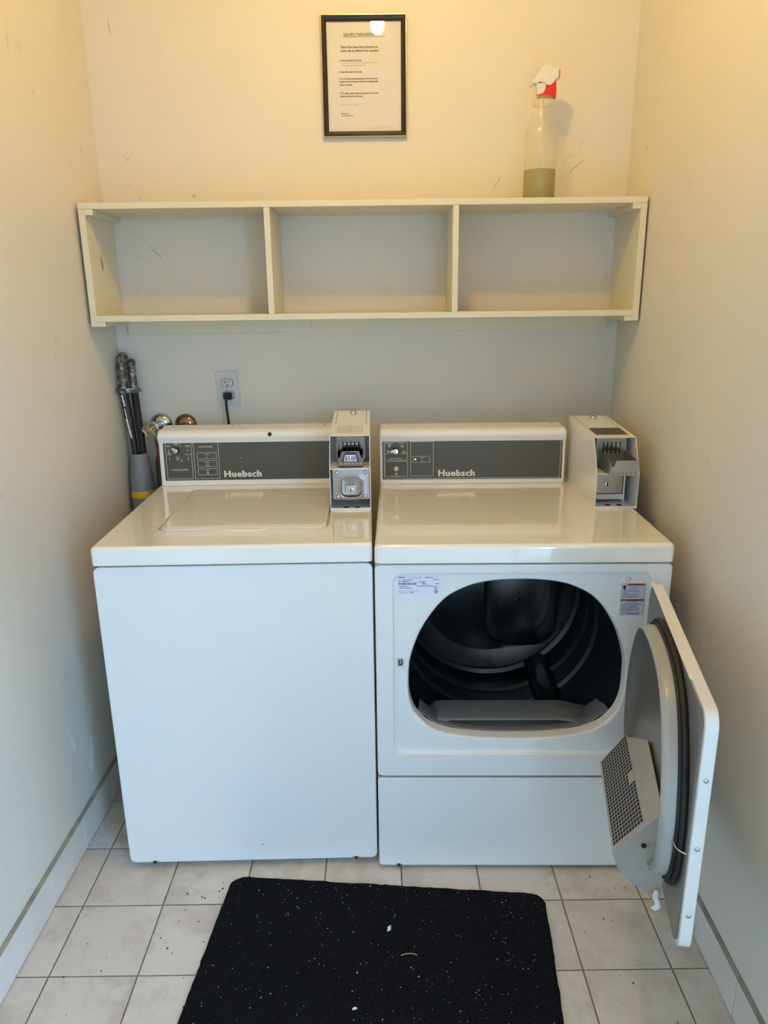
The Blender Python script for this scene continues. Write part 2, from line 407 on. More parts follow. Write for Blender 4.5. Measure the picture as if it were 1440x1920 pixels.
for pts, wd in (([(1.31,1.835),(1.325,1.85),(1.345,1.853)], .0006), ([(1.372,1.84),(1.355,1.826),(1.338,1.815),(1.33,1.80)], .0013),
                ([(1.105,1.765),(1.12,1.785),(1.126,1.80)], .0012), ([(1.30,1.79),(1.325,1.797)], .0007), ([(.012,1.868),(.02,1.852),(.036,1.868)], .0012),
                ([(.005,2.22),(.008,2.19),(.01,2.175)], .0012), ([(.02,1.79),(.024,1.78)], .0012), ([(.05,1.755),(.051,1.735)], .0018),
                ([(.062,1.615),(.075,1.6),(.09,1.585),(.1,1.57)], .0012), ([(.07,1.60),(.084,1.605)], .0018), ([(.012,1.49),(.019,1.487)], .002),
                ([(.02,1.59),(.026,1.575)], .0013), ([(.12,1.52),(.121,1.505)], .0007), ([(.13,1.50),(.145,1.51)], .0006), ([(.33,1.455),(.332,1.44)], .0012),
                ([(.12,1.96),(.124,1.953)], .0012), ([(.66,1.72),(.67,1.735)], .0012), ([(1.02,1.52),(1.021,1.505)], .0009)):
    scuff_back(pts, wd)
def wall_spot(side, y, z, ry, rz, ang, mt='scuff'):
    fx = xl if side < 0 else xr
    pg = blob(y, z, ry, rz, ang); off = -side*.0005
    MB().add([(fx(p)+off, p, q_) for p, q_ in pg], [list(range(len(pg)))]).build('scuff_mark', mt, wl if side < 0 else wr)
for a in ((-1, .30, 1.94, .002, .008, 0), (-1, .2, 2.02, .0015, .02, 0), (-1, .56, 1.86, .002, .006, .3), (-1, .60, 1.76, .002, .005, 0), (-1, -.16, 1.13, .004, .003, .5),
          (-1, -.14, 1.04, .003, .004, 0), (1, .52, 1.84, .006, .004, .4), (1, -.15, .68, .004, .003, 0), (1, -.22, .45, .003, .003, 0), (1, .46, 1.72, .002, .008, .2)):
    wall_spot(*a)
wall_spot(-1, .12, .23, .022, .085, -.15, 'plaster'); wall_spot(-1, .02, .33, .01, .05, .3, 'plaster')
# small anchor left in the wall above the shelf
anch = tag(MB().lathe([(.0055, 0), (.0055, -.003), (.0035, -.006), (.0018, -.006), (.0018, -.003)], (.212, YB, 1.755), 'y', 14).build('wall_anchor', 'shelf'),
           'small painted screw anchor in the back wall just above the shelf', 'wall anchor')

# ceiling lamp above the room, its bulb mirrored in the picture glass
LX, LY = .765, -.30
lamp = empty('ceiling_lamp', (LX, LY, ZC), 0, 'bare warm bulb in a white porcelain ceiling socket, mirrored in the notice glass', 'lamp')
MB().lathe([(.060, 0), (.060, -.012), (.045, -.03), (.026, -.036), (.024, -.058)], n=28).build('lamp_holder', 'porcelain', lamp)
MB().lathe([(.013, -.058), (.015, -.066), (.023, -.082), (.0280, -.104), (.0265, -.118), (.019, -.131), (.007, -.1365)], n=20).build('bulb', 'bulb', lamp)

# ------------------------------------------------------------------ wall shelf
SY = .457
sh = empty('wall_shelf', (0, SY, 1.384), 0, 'long cream painted three-compartment wall shelf spanning the niche above the machines', 'shelf')
D = YB-SY-.001
X0, X1 = -.0575, 1.4950
MB().box(X0, X1, 0, D, .311, .327).build('top_board', 'shelf', sh, bevel=.0012)
MB().box(X0+.018, X1-.018, 0, D, .0135, .030).build('bottom_board', 'shelf', sh, bevel=.0012)
MB().box(X0, X0+.018, .0003, D, 0, .3108).build('side_board', 'shelf', sh, bevel=.0012)
MB().box(X1-.018, X1, .0003, D, 0, .3108).build('side_board', 'shelf', sh, bevel=.0012)
MB().box(.4475, .4640, .0006, D, .0302, .3108).build('divider', 'shelf', sh, bevel=.0012)
MB().box(.9650, .9812, .0006, D, .0302, .3108).build('divider', 'shelf', sh, bevel=.0012)
for a, b in ((X0+.018, X0+.040), (X1-.040, X1-.018)):
    MB().box(a, b, .001, D, .296, .3108).build('corner_cleat', 'shelf', sh, bevel=.0008)
    MB().box(a, b, .001, D, .0, .0133).build('corner_cleat', 'shelf', sh, bevel=.0008)
MB().box(-.022, 1.468, D-.018, D, -.028, .0133).build('wall_cleat', 'shelf', sh, bevel=.0008)
pg = blob(.09, .17, .008, .028, .15)
MB().add([(X0+.0184, p, q_) for p, q_ in pg], [list(range(len(pg)))]).build('stain', 'scuff', sh)

# ------------------------------------------------------------------ framed notice
fr = empty('framed_notice', (.7253, YB, 1.9045), 0, 'laundry instructions sheet in a narrow black picture frame with champagne edge', 'picture frame')
fr.rotation_euler = (R(0), 0, 0)
W2, H2, T = .1215, .3125, .0165
def rail(horizontal, sgn):
    b, e = MB(), MB()
    if horizontal:
        z = H2 if sgn > 0 else 0; s = -1 if sgn > 0 else 1
        P = lambda t, y, inset: [(-W2+inset, y, z+s*t), (W2-inset, y, z+s*t)]
    else:
        x = W2*sgn; P = lambda t, y, inset: [(x-sgn*t, y, inset), (x-sgn*t, y, H2-inset)]
    prof = [(.0036, -.0165), (.0065, -.0150), (.0085, -.0168), (.0115, -.0158), (.0145, -.0120), (T, -.0100), (T, -.003), (.0036, -.003)]
    b.loops([P(t, y, t) for t, y in prof+prof[:1]], close=False)
    ep = [(0, -.003), (0, -.0150), (.0012, -.0178), (.0026, -.0178), (.0036, -.0165), (.0036, -.003)]
    e.loops([P(t, y, t) for t, y in ep+ep[:1]], close=False)
    r = b.build('frame_rail', 'frame', fr, smooth=25)
    e.build('edge_strip', 'gold', r, smooth=40)
for h, s_ in ((1, 1), (1, -1), (0, 1), (0, -1)): rail(h, s_)
MB().box(-W2+.002, W2-.002, -.003, -.0005, .002, H2-.002).build('backing_board', 'gap', fr)
pap = MB().box(-W2+.006, W2-.006, -.0062, -.0045, .006, H2-.006).build('notice_sheet', 'paper', fr)
MB().box(-W2+.0145, W2-.0145, -.0094, -.0080, .0145, H2-.0145).build('glass_pane', 'glass', fr)
PX0, PX1, PZ0, PZ1 = -W2+T, W2-T, T, H2-T          # visible sheet
def nx(cx): return PX0 + (cx-315)/(1150-315)*(PX1-PX0)   # crop units of the photograph's sheet
def nz_(cy): return PZ1 - (cy-265)/(1480-265)*(PZ1-PZ0)
tx = MB(); y_ = -.00635; U = (PZ1-PZ0)/(1480-265)
tx.text('Laundry Instructions', nx(505), nz_(415), 56*U, y_, .016, xs=.80)
tx.quad(nx(505), nx(970), nz_(430), nz_(425), y_)
tx.build('notice_heading', 'ink', pap); tx = MB(); last = None
for s_, cx, cy, hgt, wt, xs in (
    ('Please follow these simple instructions to', 472, 548, 34, .03, .80), ('ensure safe and efficient dryer operation.', 472, 588, 34, .03, .83),
    ('1. Avoid overloading the dryer.', 442, 692, 29, .03, .79), ('2. Clean filter after every cycle.', 442, 818, 29, .03, .79),
    ('3. Do not leave any personal items in and around the', 448, 893, 29, .03, .76), ('laundry room and remove clothing immediately after', 448, 925, 29, .03, .78),
    ('cycle is complete.', 448, 960, 29, .03, .78), ('4. For safety reasons please keep laundry room door', 452, 1055, 29, .03, .77),
    ('closed and locked at all times.', 452, 1088, 29, .03, .80), ('Management', 458, 1281, 21, .03, .84), ('Cosmar Holdings Inc.', 458, 1306, 21, .03, .84)):
    if last is not None and cy-last > 45: tx.build('notice_paragraph', 'ink', pap); tx = MB()
    last = cy; tx.text(s_, nx(cx), nz_(cy), hgt*U, y_, wt, xs=xs)
tx.build('notice_paragraph', 'ink', pap)
tx = MB(); last = None
for s_, cx, cy, hgt in (('An overloaded machine may not effectively dry your clothes in one', 490, 714, 19), ('cycle and may cause damage to the machine.', 490, 744, 19), ('Thank you for your co-operation.', 458, 1181, 20)):
    if last is not None and cy-last > 45: tx.build('fine_print', 'ink_grey', pap); tx = MB()
    last = cy; tx.text(s_, nx(cx), nz_(cy), hgt*U, y_, .0, xs=.84)
tx.build('fine_print', 'ink_grey', pap)

# ------------------------------------------------------------------ spray bottle on the shelf
bt = empty('spray_bottle', (1.2180, .566, 1.7112), R(0), 'clear plastic spray bottle with red and white trigger, part filled with yellow-green liquid', 'spray bottle')
MB().lathe([(.0, .0015), (.040, .0015), (.0445, .004), (.0455, .010), (.0448, .060), (.0452, .170), (.0448, .183), (.040, .194), (.031, .2035), (.0285, .208),
            (.0265, .225), (.0248, .245), (.0240, .252)], n=40, cap0=False, cap1=False).build('bottle_body', 'bottle', bt, smooth=50)
MB().lathe([(.0, .004), (.039, .004), (.0432, .008), (.0432, .083), (.0, .083)], n=40, cap0=False, cap1=False).build('liquid', 'liquid', bt, smooth=50)
MB().lathe([(.0245, .246), (.0262, .2465), (.0262, .266), (.0235, .268), (.012, .268)], n=36).build('screw_collar', 'bottle', bt)
MB().tube(open_catmull([(0, 0, .268), (.004, 0, .15), (.016, 0, .05), (.022, 0, .012)], 5), .0022, 8).build('dip_tube', 'sprayw', bt)
K = .000344
def hp(cx, cy): return ((cx-365)*K, .268+(345-cy)*K)
hd = [hp(*p) for p in ((262,238),(292,205),(322,172),(345,135),(368,122),(395,122),(425,140),(470,145),(482,158),(480,214),(455,226),(440,250),(415,268),(385,262),(372,248),(330,240),(300,256),(272,252))]
MB().prism(hd, 'y', -.0125, .0125).build('spray_shroud', 'sprayw', bt, bevel=.003, seg=3)
rd = [hp(*p) for p in ((320,346),(322,334),(362,322),(378,300),(386,258),(440,246),(458,222),(466,300),(464,358),(448,346))]
MB().prism(rd, 'y', -.0115, .0115).build('pump_body', 'red', bt, bevel=.0015)
MB().prism([hp(*p) for p in ((480,150),(489,160),(487,214),(479,216))], 'y', -.0115, .0115).build('rear_cap', 'red', bt, bevel=.001)
tr = [hp(*p) for p in ((302,250),(372,246),(384,262),(376,300),(362,322),(320,332),(312,322),(310,285))]
MB().prism(tr, 'y', -.0095, .0095).build('trigger', 'sprayw', bt, bevel=.002, seg=3)
MB().lathe([(.0068, .0), (.0068, .008), (.005, .009)], (-.0385, 0, .2998), 'x', 16).build('nozzle', 'sprayw', bt)

# ------------------------------------------------------------------ outlet and power cord
ol = empty('wall_outlet', (.2715, YB, 1.1795), 0, 'grey duplex wall outlet plate above the washer', 'outlet')
ol.rotation_euler = (0, R(-2.5), 0)
def face(poly, y0, y1, name, mt, parent, bevel=.0, **k): return MB().prism(poly, 'y', y0, y1).build(name, mt, parent, bevel=bevel, **k)
plate = face(rrect(-.035, .035, -.057, .057, .003, 3), 0, -.005, 'cover_plate', 'ivory', ol, .0018)
def recept(zc):
    pg = [(.0175*max(-1, min(1, 1.15*math.cos(a)))*.98, zc+.0142*max(-.86, min(.86, math.sin(a)))) for a in (2*math.pi*k/28 for k in range(28))]
    ring = face(scale2(pg, (0, zc), 1.09), -.0046, -.0053, 'receptacle_gap', 'gap', ol)
    rc = face(pg, -.005, -.0068, 'receptacle', 'ivory', ol)
    s = MB(); s.box(-.0072, -.0052, -.0070, -.006, zc-.001, zc+.0075); s.box(.0052, .0070, -.0070, -.006, zc, zc+.0070)
    s.lathe([(.0026, -.0070), (.0026, -.006)], (0, 0, zc-.0075), 'y', 12); s.build('slot', 'gap', rc)
recept(.0195); recept(-.0195)
MB().lathe([(.0032, -.0049), (.0032, -.0058), (.0015, -.0064)], axis='y', n=14).build('screw', 'steel', ol)
cd = empty('power_cord', (.2715, YB-.007, 1.158), 0, 'black power cord plugged into the lower wall outlet', 'power cord')
MB().loops([[(x*sx, y, z*sz) for x, z in rrect(-.0135, .0135, -.012, .012, .006, 4)] for y, sx, sz in ((-.0005, 1, 1), (-.010, 1, 1), (-.020, .8, .85), (-.028, .5, .55))], cap0=True, cap1=True).build('plug', 'rubber', cd)
MB().tube(open_catmull([(0, -.024, .0), (.001, -.040, -.006), (.002, -.046, -.03), (.004, -.040, -.08), (.007, -.034, -.15), (.008, -.03, -.26)], 6), .0042, 10).build('cord', 'rubber', cd)

# ------------------------------------------------------------------ washing machine
wm = empty('washing_machine', (.0805, -.0795, 0), R(.8), 'white top-loading washer with closed lid, left of the open dryer', 'washing machine')
WW, WD = .657, .70
fp = [(x, z) for x, z in rrect(0, WW, .018, .8545, .016, 5)]
MB().prism(fp, 'y', .003, WD).build('cabinet', 'enamel', wm, bevel=.004, seg=3)
MB().box(.006, WW-.006, .012, WD-.02, .850, .860).build('seam', 'gap', wm)
def slab_top(x0, x1, y0, y1, z0, z1, r, bev, name, parent, pocket=None, depth=.009):
    """worktop: rounded front lip, optional shallow pocket for a lid"""
    c = ((x0+x1)/2, (y0+y1)/2)
    out = rrect(x0, x1, y0, y1, r, 5); b = MB()
    if pocket:
        px0, px1, py0, py1, pr = pocket; pk = rrect(px0, px1, py0, py1, pr, 6); c = ((px0+px1)/2, (py0+py1)/2)
        an = angles_with(c, out+pk, 60)
    else: an = angles_with(c, out, 40)
    def ring(sx, z): return [(x, y, z) for x, y in polar(inset(out, sx), c, an)]
    def inset(pg, d):
        cx, cy = (x0+x1)/2, (y0+y1)/2; w_, h_ = (x1-x0)/2, (y1-y0)/2
        return [(cx+(x-cx)*(w_-d)/w_, cy+(y-cy)*(h_-d)/h_) for x, y in pg]
    L = [ring(.004, z0), ring(.0, z0+.003)]
    for k in range(6):
        a = R(90*k/5); L.append(ring(bev*(1-math.cos(a)), z1-bev+bev*math.sin(a)))
    if pocket:
        L.append([(x, y, z1) for x, y in polar(pk, c, an)])
        L.append([(x, y, z1-.0015) for x, y in polar(scale2(pk, c, .996), c, an)])
        L.append([(x, y, z1-depth) for x, y in polar(scale2(pk, c, .994), c, an)])
    b.loops(L, cap0=True, cap1=True); return b.build(name, 'top', parent, smooth=40, wn=True)
slab_top(0, WW, -.001, WD, .8572, .9050, .010, .009, 'worktop', wm, pocket=(.1185, .5475, .1185, .549, .031))
# lid with its lip
lid = MB(); lc = (.333, .333)
lo = rrect(.1245, .5415, .1245, .545, .028, 6)
la = angles_with(lc, lo, 40)
lp = [polar(scale2(lo, lc, s_), lc, la) for s_ in (1.0, 1.0, .996, .985, .955, .93)]
lid.loops([[(x, y, z) for x, y in pp] for pp, z in zip(lp, (.898, .9045, .9066, .9074, .9074, .9074))], cap0=True, cap1=True)
lidp = lid.build('lid', 'top', wm, smooth=40, wn=True)
MB().prism([(.262, .134), (.280, .1165), (.296, .112), (.372, .112), (.388, .1165), (.406, .134)], 'z', .9005, .9072).build('lid_lip', 'top', lidp, bevel=.0025, seg=3)
for x in (.066, .600):
    MB().prism([(x-.016, .0178), (x-.008, .0235), (x+.008, .0235), (x+.016, .0178)], 'y', .0018, .006).build('screw_notch', 'steel', wm)
    MB().lathe([(.0042, .0005), (.0042, .0025), (.002, .003)][::-1], (x, .0, .0205), 'y', 12).build('screw', 'gap', wm)
for x in (.05, .60):
    for y in (.05, .64):
        MB().lathe([(.022, 0), (.022, .008), (.010, .010), (.010, .022)], (x, y, 0), 'z', 16).build('foot', 'rubber', wm)
for x, z, r_ in ((.353, .068, .0026), (.595, .60, .0012)):
    pg = blob(x, z, r_, r_*1.1, 0, 5); MB().add([(a, .0024, b) for a, b in pg], [list(range(5))]).build('paint_chip', 'gap', wm)

def console(parent, x0, x1, y, zb, h, panel):
    """control console: bullnose top, sloping front, dark printed panel"""
    prof = [(0, 0), (-.0015, .003), (-.0005, .014), (.0040, .118*h/.172), (.0030, .134*h/.172), (-.0045, .146*h/.172), (-.0060, .155*h/.172), (-.0035, .164*h/.172), (.004, .170*h/.172), (.016, h), (.088, h+.002), (.092, h-.004), (.096, 0)]
    b = MB(); L = []
    n = len(prof); cy, cz = .045, .09
    for x, s_ in ((x0, .93), (x0+.0015, .965), (x0+.005, .99), (x0+.010, 1.0), (x1-.010, 1.0), (x1-.005, .99), (x1-.0015, .965), (x1, .93)):
        L.append([(x, y+cy+(p-cy)*s_ if s_ < 1 else y+p, zb+(cz+(q_-cz)*s_ if s_ < 1 and q_ > .01 else q_)) for p, q_ in prof])
    b.loops(L, cap0=True, cap1=True); c = b.build('console', 'plastic', parent, smooth=35, wn=True)
    a0, a1, p0, p1 = panel
    # panel lies on the sloping front between heights p0 and p1 (above zb)
    ang = math.atan2(.0045, .104*h/.172)
    def fy(z): return y - .0005 + (z-.014)*math.tan(ang) - .0016
    mx = Matrix.Translation((0, fy(p0), zb+p0)) @ Matrix.Rotation(-ang, 4, 'X')
    b = MB(); b.mx = mx
    b.prism(rrect(a0, a1, 0, p1-p0, .002, 2), 'y', .006, 0)
    pn = b.build('control_panel', 'panel', c, bevel=.0005, seg=1)
    return c, mx
wc, wmx = console(wm, .0125, .5440, .5795, .9055, .172, (.0255, .5436, .0175, .1430))
# the panel print: coordinates (x, height above panel foot)
S = .000463     # one crop unit of the photographed washer panel in metres at the panel
def wx(c): return .0255 + (c-573)*.000356
def wz(c): return .1255 - (c-868)*.000335
t = MB(); t.mx = wmx; Y = -.0004
t.rectline(.0325, .1110, .0045, .1215, .0010, Y)
t.rectline(.1170, .1930, .0045, .1215, .0010, Y)
for z0 in (.0660, .0415, .0165):
    t.rectline(.1270, .1860, z0, z0+.0195, .0008, Y)
t.text('CYCLE SELECTOR', .0718, .0310, .0062, Y, .01, 'CENTER'); t.text('CYCLE STATUS', .1545, .1010, .0062, Y, .01, 'CENTER')
for z0, s_ in ((.0660, 'IN USE'), (.0415, 'RINSE'), (.0165, 'SPIN')):
    t.text(s_, .1565, z0+.0125, .0042, Y, .01, 'CENTER')
t.quad(.1560, .1568, .0690, .0745, Y); t.rectline(.1520, .1610, .0440, .0500, .0007, Y); t.rectline(.1535, .1595, .0190, .0250, .0007, Y); t.rectline(.1550, .1580, .0205, .0235, .0007, Y)
for s_, cx, cz in (('NORMAL\nWARM', .066, .1125), ('NORMAL\nHOT', .0425, .1065), ('NORMAL\nCOLD', .0995, .1065), ('PERM\nPRESS\nWARM', .0430, .0860), ('DELICATE', .0990, .0790), ('PERM\nPRESS\nCOLD', .0680, .0705)):
    t.text(s_, cx, cz, .0042, Y, .0, 'CENTER', lspace=.85)
for cx, cz in ((.0790, .1090), (.0425, .0935), (.1000, .0935), (.0430, .0680), (.1000, .0680), (.0795, .0620)):
    t.quad(cx-.0005, cx+.0005, cz-.002, cz+.005, Y); t.prism([(cx+.0016*math.cos(a), cz-.002+.0016*math.sin(a)) for a in (k*math.pi/4 for k in range(8))], 'y', Y, Y+.0001)
t.build('panel_print', 'print', wc)
t = MB(); t.mx = wmx; [t.text('Huebsch', .2050+o_, .0095, .0270, Y-abs(o_+.0008)*.2, .022, xs=1.12, spacing=1.10) for o_ in (-.0008, 0, .0008)]; t.build('brand_lettering', 'print', wc)
def pointer_knob(parent, mx, cx, cz, r, ang, sk='gap'):
    b = MB(); b.mx = mx; b.lathe([(r*1.25, 0), (r*1.25, -.0016), (r*1.1, -.002)], (cx, 0, cz), 'y', 24); k = b.build('knob_skirt', sk, parent)
    tear = []
    for i in range(28):
        a = 2*math.pi*i/28
        rr = r*(1 + 1.05*max(0, math.cos(a))**9)
        tear.append((cx+rr*math.cos(a+ang), cz+rr*math.sin(a+ang)))
    b = MB(); b.mx = mx; cc = (cx, cz)
    b.loops([[(x, y, z) for x, z in scale2(tear, cc, s_)] for y, s_ in ((-.001, 1), (-.012, .96), (-.0145, .90), (-.0148, .8))], cap0=True, cap1=True)
    b.build('knob', 'chrome', parent)
pointer_knob(wc, wmx, .0655, .0930, .0080, R(140))
for x, z in ((.352, .1625), ):
    MB().lathe([(.0062, -.0065), (.0062, .001)], (x, .5795, .9055+z-.005), 'y', 20).build('screw_hole', 'gap', wc)
b = MB(); b.mx = wmx; b.quad(.2600, .2618, .0660, .0700, -.0004); b.build('paint_chip', 'print', wc)
for x in (.045, .23, .515):
    MB().lathe([(.0035, 0), (.0035, .0012), (.002, .0016)], (x, .645, 1.0785), 'z', 10).build('screw', 'rust', wc)

# ------------------------------------------------------------------ dryer
DY0 = -.088
dr = empty('tumble_dryer', (.742, DY0, 0), R(-1.1), 'white front-loading dryer with its door standing wide open', 'dryer')
DW = .692
HC = .343
half = [(0, .8145), (.070, .8105), (.125, .797), (.182, .762), (.232, .690), (.2585, .615), (.2635, .560), (.2610, .500), (.2400, .450), (.195, .4130), (.12, .3955), (0, .3890)]
hole = catmull([(HC+x, z) for x, z in half] + [(HC-x, z) for x, z in half[-2:0:-1]], 4)[::-1]
cc = (HC, .60)
outer = rrect(0, DW, .2835, .8565, .012, 5); rec = rrect(.043, .648, .3500, .8330, .026, 8)
an = angles_with(cc, outer+rec, 110)
L = []
def Lp(pg, y, s_=None): return [(x, y, z) for x, z in polar(pg if s_ is None else scale2(pg, cc, *s_), cc, an)]
L += [Lp(outer, .030), Lp(outer, .005), Lp(outer, .002, (.9955, .994)), Lp(outer, .001, (.985, .982))]
L += [Lp(rec, .001, (1.012, 1.014)), Lp(rec, .002, (1.004, 1.005)), Lp(rec, .0085, (.996, .995)), Lp(rec, .0095, (.985, .982))]
L += [Lp(hole, .0095, (1.035, 1.04)), Lp(hole, .0105, (1.012, 1.014)), Lp(hole, .0145), Lp(hole, .040, (.998, .998))]
MB().loops(L).build('front_panel', 'enamel', dr, smooth=40, wn=True)
# cabinet shell: sides, back and base, open at the front
b = MB(); b.box(0, .006, .031, .70, .012, .8565); b.box(DW-.006, DW, .031, .70, .012, .8565); b.box(.006, DW-.006, .694, .70, .012, .8565); b.box(.006, DW-.006, .031, .694, .012, .018)
b.box(.006, DW-.006, .031, .694, .852, .8565)
b.build('cabinet', 'enamel', dr)
MB().prism(rrect(0, DW, .010, .2785, .010, 4), 'y', .001, .030).build('lower_panel', 'enamel', dr, bevel=.004, seg=3)
MB().box(.004, DW-.004, .010, .028, .276, .286).build('seam', 'gap', dr)
MB().box(.006, DW-.006, .012, .68, .853, .862).build('seam', 'gap', dr)
slab_top(0, DW, -.004, .70, .8592, .9060, .012, .011, 'worktop', dr)
x = .052
MB().prism([(x-.016, .0098), (x-.008, .0155), (x+.008, .0155), (x+.016, .0098)], 'y', -.0002, .004).build('screw_notch', 'steel', dr)
MB().lathe([(.002, -.001), (.0045, -.0005), (.0045, .0015)], (x, .0, .0125), 'y', 12).build('screw', 'gap', dr)
for x in (.05, .64):
    for y in (.06, .64):
        MB().lathe([(.022, 0), (.022, .006), (.010, .008), (.010, .013)], (x, y, 0), 'z', 16).build('foot', 'rubber', dr)
# drum
DC = (HC+.000, .562); DR = .284
prof = [(.268, .042), (.276, .046), (DR, .060), (DR, .330), (DR-.009, .338), (DR-.009, .352), (DR, .360), (DR, .430), (DR-.009, .438), (DR-.009, .452), (DR, .460), (DR, .545), (DR-.012, .552), (DR-.012, .558)]
MB().lathe(prof, (DC[0], 0, DC[1]), 'y', 72, cap0=False, cap1=False).build('drum', 'drum', dr, smooth=28)
b = MB(); b.lathe([(DR-.010, .556), (DR-.016, .562), (DR-.056, .588), (DR-.062, .592), (DR-.07, .592), (.0, .590)], (DC[0], 0, DC[1]), 'y', 72, cap0=False, cap1=False)
bh = b.build('drum_back', 'bulkhead', dr, smooth=28)
# rounded pressing in the drum back, a dome of rounded-square outline
pr = rrect(.330, .572, .358, .735, .085, 10); pc = (.452, .545)
MB().loops([[(x_, y_, z_) for x_, z_ in scale2(pr, pc, s_)] for y_, s_ in ((.592, 1), (.576, .985), (.566, .95), (.562, .90), (.557, .5))], cap1=True).build('pressing', 'bulkhead', bh, smooth=30)
MB().lathe([(.010, .562), (.010, .552), (.006, .548)], (.437, 0, .528), 'y', 6).build('hub_bolt', 'bulkhead', bh)
def baffle(ang):
    b = MB(); a = R(ang); e = Vector((math.cos(a), 0, math.sin(a))); tn = Vector((-math.sin(a), 0, math.cos(a))); c = Vector((DC[0], 0, DC[1]))
    rows = []
    for y, hh in ((.085, .0), (.10, .022), (.13, .034), (.50, .040), (.535, .030), (.548, .0)):
        rows.append([tuple(c + e*(DR+.004-r_) + tn*t_ + Vector((0, y, 0))) for r_, t_ in ((0, -.048), (hh*.5, -.036), (hh*.88, -.028), (hh, -.018), (hh*1.04, 0), (hh, .018), (hh*.88, .028), (hh*.5, .036), (0, .048))])
    b.loops(rows, close=False, ); b.build('drum_baffle', 'drum', dr, smooth=35)
for a in (-58, 62, 182): baffle(a)
# grey outlet scoop at the bottom of the opening
tp = [(.128, .396), (.150, .4165), (.165, .4195), (.480, .4195), (.497, .4165), (.560, .400), (.5535, .4005), (.48, .391), (.343, .3860), (.20, .392)]
b = MB(); c2 = (.335, .404); ta = angles_with(c2, tp, 48)
tpp = lambda s_, y, dz=0: [(x_, y, z_+dz) for x_, z_ in polar(scale2(tp, c2, *s_), c2, ta)]
b.loops([tpp((1.0, 1.0), .140), tpp((1, 1), .060, 0), tpp((.96, .86), .054, 0), tpp((.90, .64), .054, -.001), tpp((.88, .55), .075, -.001), tpp((.87, .5), .095, 0)], cap0=True, cap1=True)
b.build('lint_scoop', 'gplastic', dr, smooth=30)
b = MB(); low = [p for p in hole if p[1] < .47]
cur = [Vector((HC+s_*x_, 0, z_)) for s_, lst in ((-1, half[8:]), (1, half[-2:7:-1])) for x_, z_ in lst]
rows = [[(p.x, .0415, p.z-.001) for p in cur], [(p.x, .042, p.z+.002) for p in cur], [(HC+(p.x-HC)*.99, .060, p.z+.003) for p in cur], [(HC+(p.x-HC)*.97, .13, p.z-.02) for p in cur]]
b.loops(rows, close=False); b.build('opening_sill', 'gplastic', dr, smooth=30)
# latch, push button and stickers
lt = MB().prism(rrect(.0505, .0680, .5905, .6135, .002, 3), 'y', .0090, .0070).build('latch_strike', 'ivory', dr, bevel=.0006)
MB().box(.0545, .0640, .0066, .0072, .5945, .6095).build('strike_slot', 'gap', lt)
MB().box(.0575, .0612, .0058, .0068, .5985, .6085).build('strike_tongue', 'steel', lt)
sw = MB().prism(rrect(.5785, .6080, .8095, .8265, .0015, 2), 'y', .0096, .0085).build('door_switch', 'plastic', dr, bevel=.0004, seg=1)
MB().lathe([(.0062, .0088), (.0062, .0050), (.0045, .0036), (.001, .0033)], (.5925, 0, .8165), 'y', 18).build('switch_button', 'ivory', sw)
YS = .00905
lb = MB().prism(rrect(.0535, .1570, .7790, .8280, .001, 2), 'y', .0097, .00915).build('rating_label', 'sticker', dr)
t = MB()
def rx(c): return .0535 + (c-195)*(.1035/1105)
def rz(c): return .8280 - (c-160)*(.0490/500)
t.text('Alliance', rx(212), rz(232), .0053, YS, .03, xs=1.0); t.text('Laundry Systems LLC', rx(490), rz(228), .0036, YS, 0, xs=.92)
for s_, cx, cy in (('MDL #', 212, 300), ('SER #', 212, 338), ('MADE IN U.S.A.   FABRIQUE AU U.S.A.', 216, 580), ('APPROVAL NO.', 220, 628)):
    t.text(s_, rx(cx), rz(cy), .0033, YS, .0, xs=.92)
for cx0, cx1, cy in ((330, 580, 283), (315, 500, 322), (720, 890, 335), (820, 880, 360), (820, 940, 388), (1090, 1240, 278), (1150, 1240, 382), (670, 1090, 440), (250, 440, 448), (250, 540, 492), (500, 600, 612), (880, 1075, 225)):
    k = cx0
    while k < cx1:
        wdt = random.choice((16, 22, 30)); t.quad(rx(k), rx(min(k+wdt, cx1)), rz(cy+9), rz(cy-9), YS); k += wdt+9
k = 222
while k < 655:
    wdt = random.choice((5, 8, 13)); t.quad(rx(k), rx(k+wdt), rz(412), rz(352), YS); k += wdt+random.choice((5, 7, 9))
rg = [(rx(1160)+.0046*math.cos(a), rz(485)+.0046*math.sin(a)) for a in (k*math.pi/12 for k in range(24))]
t.loops([[(x_, YS, z_) for x_, z_ in rg], [(x_, YS, z_) for x_, z_ in scale2(rg, (rx(1160), rz(485)), .78)]])
t.text('UL', rx(1128), rz(503), .0045, YS, .02, xs=.8)
for j_, hw in enumerate((30, 48, 40, 26)): t.quad(rx(1165-hw), rx(1165+hw), rz(557+24*j_), rz(543+24*j_), YS)
t.build('label_print', 'ink', lb)
wa = MB().prism(rrect(.5790, .6360, .7235, .8045, .003, 4), 'y', .0097, .00915).build('warning_label', 'wsticker', dr)
for a0, a1, z0, z1 in ((.5935, .6345, .7985, .8035), (.5800, .6350, .7590, .7645)): MB().quad(a0, a1, z0, z1, YS+.00003).build('warning_band', 'orange', wa)
t = MB()
t.text('WARNING', .6160, .7990, .0052, YS-.0001, .03, 'CENTER', xs=1.05); t.prism([(.5943, .7990), (.5987, .7990), (.5965, .8030)], 'y', YS-.0001, YS-.00005); t.build('warning_lettering', 'ink', wa)
t = MB(); t.text('AVERTISSEMENT', .6100, .7600, .0050, YS-.0001, .03, 'CENTER', xs=.98); t.prism([(.5803, .7600), (.5847, .7600), (.5825, .7640)], 'y', YS-.0001, YS-.00005); t.build('warning_lettering', 'ink', wa)
t = MB()
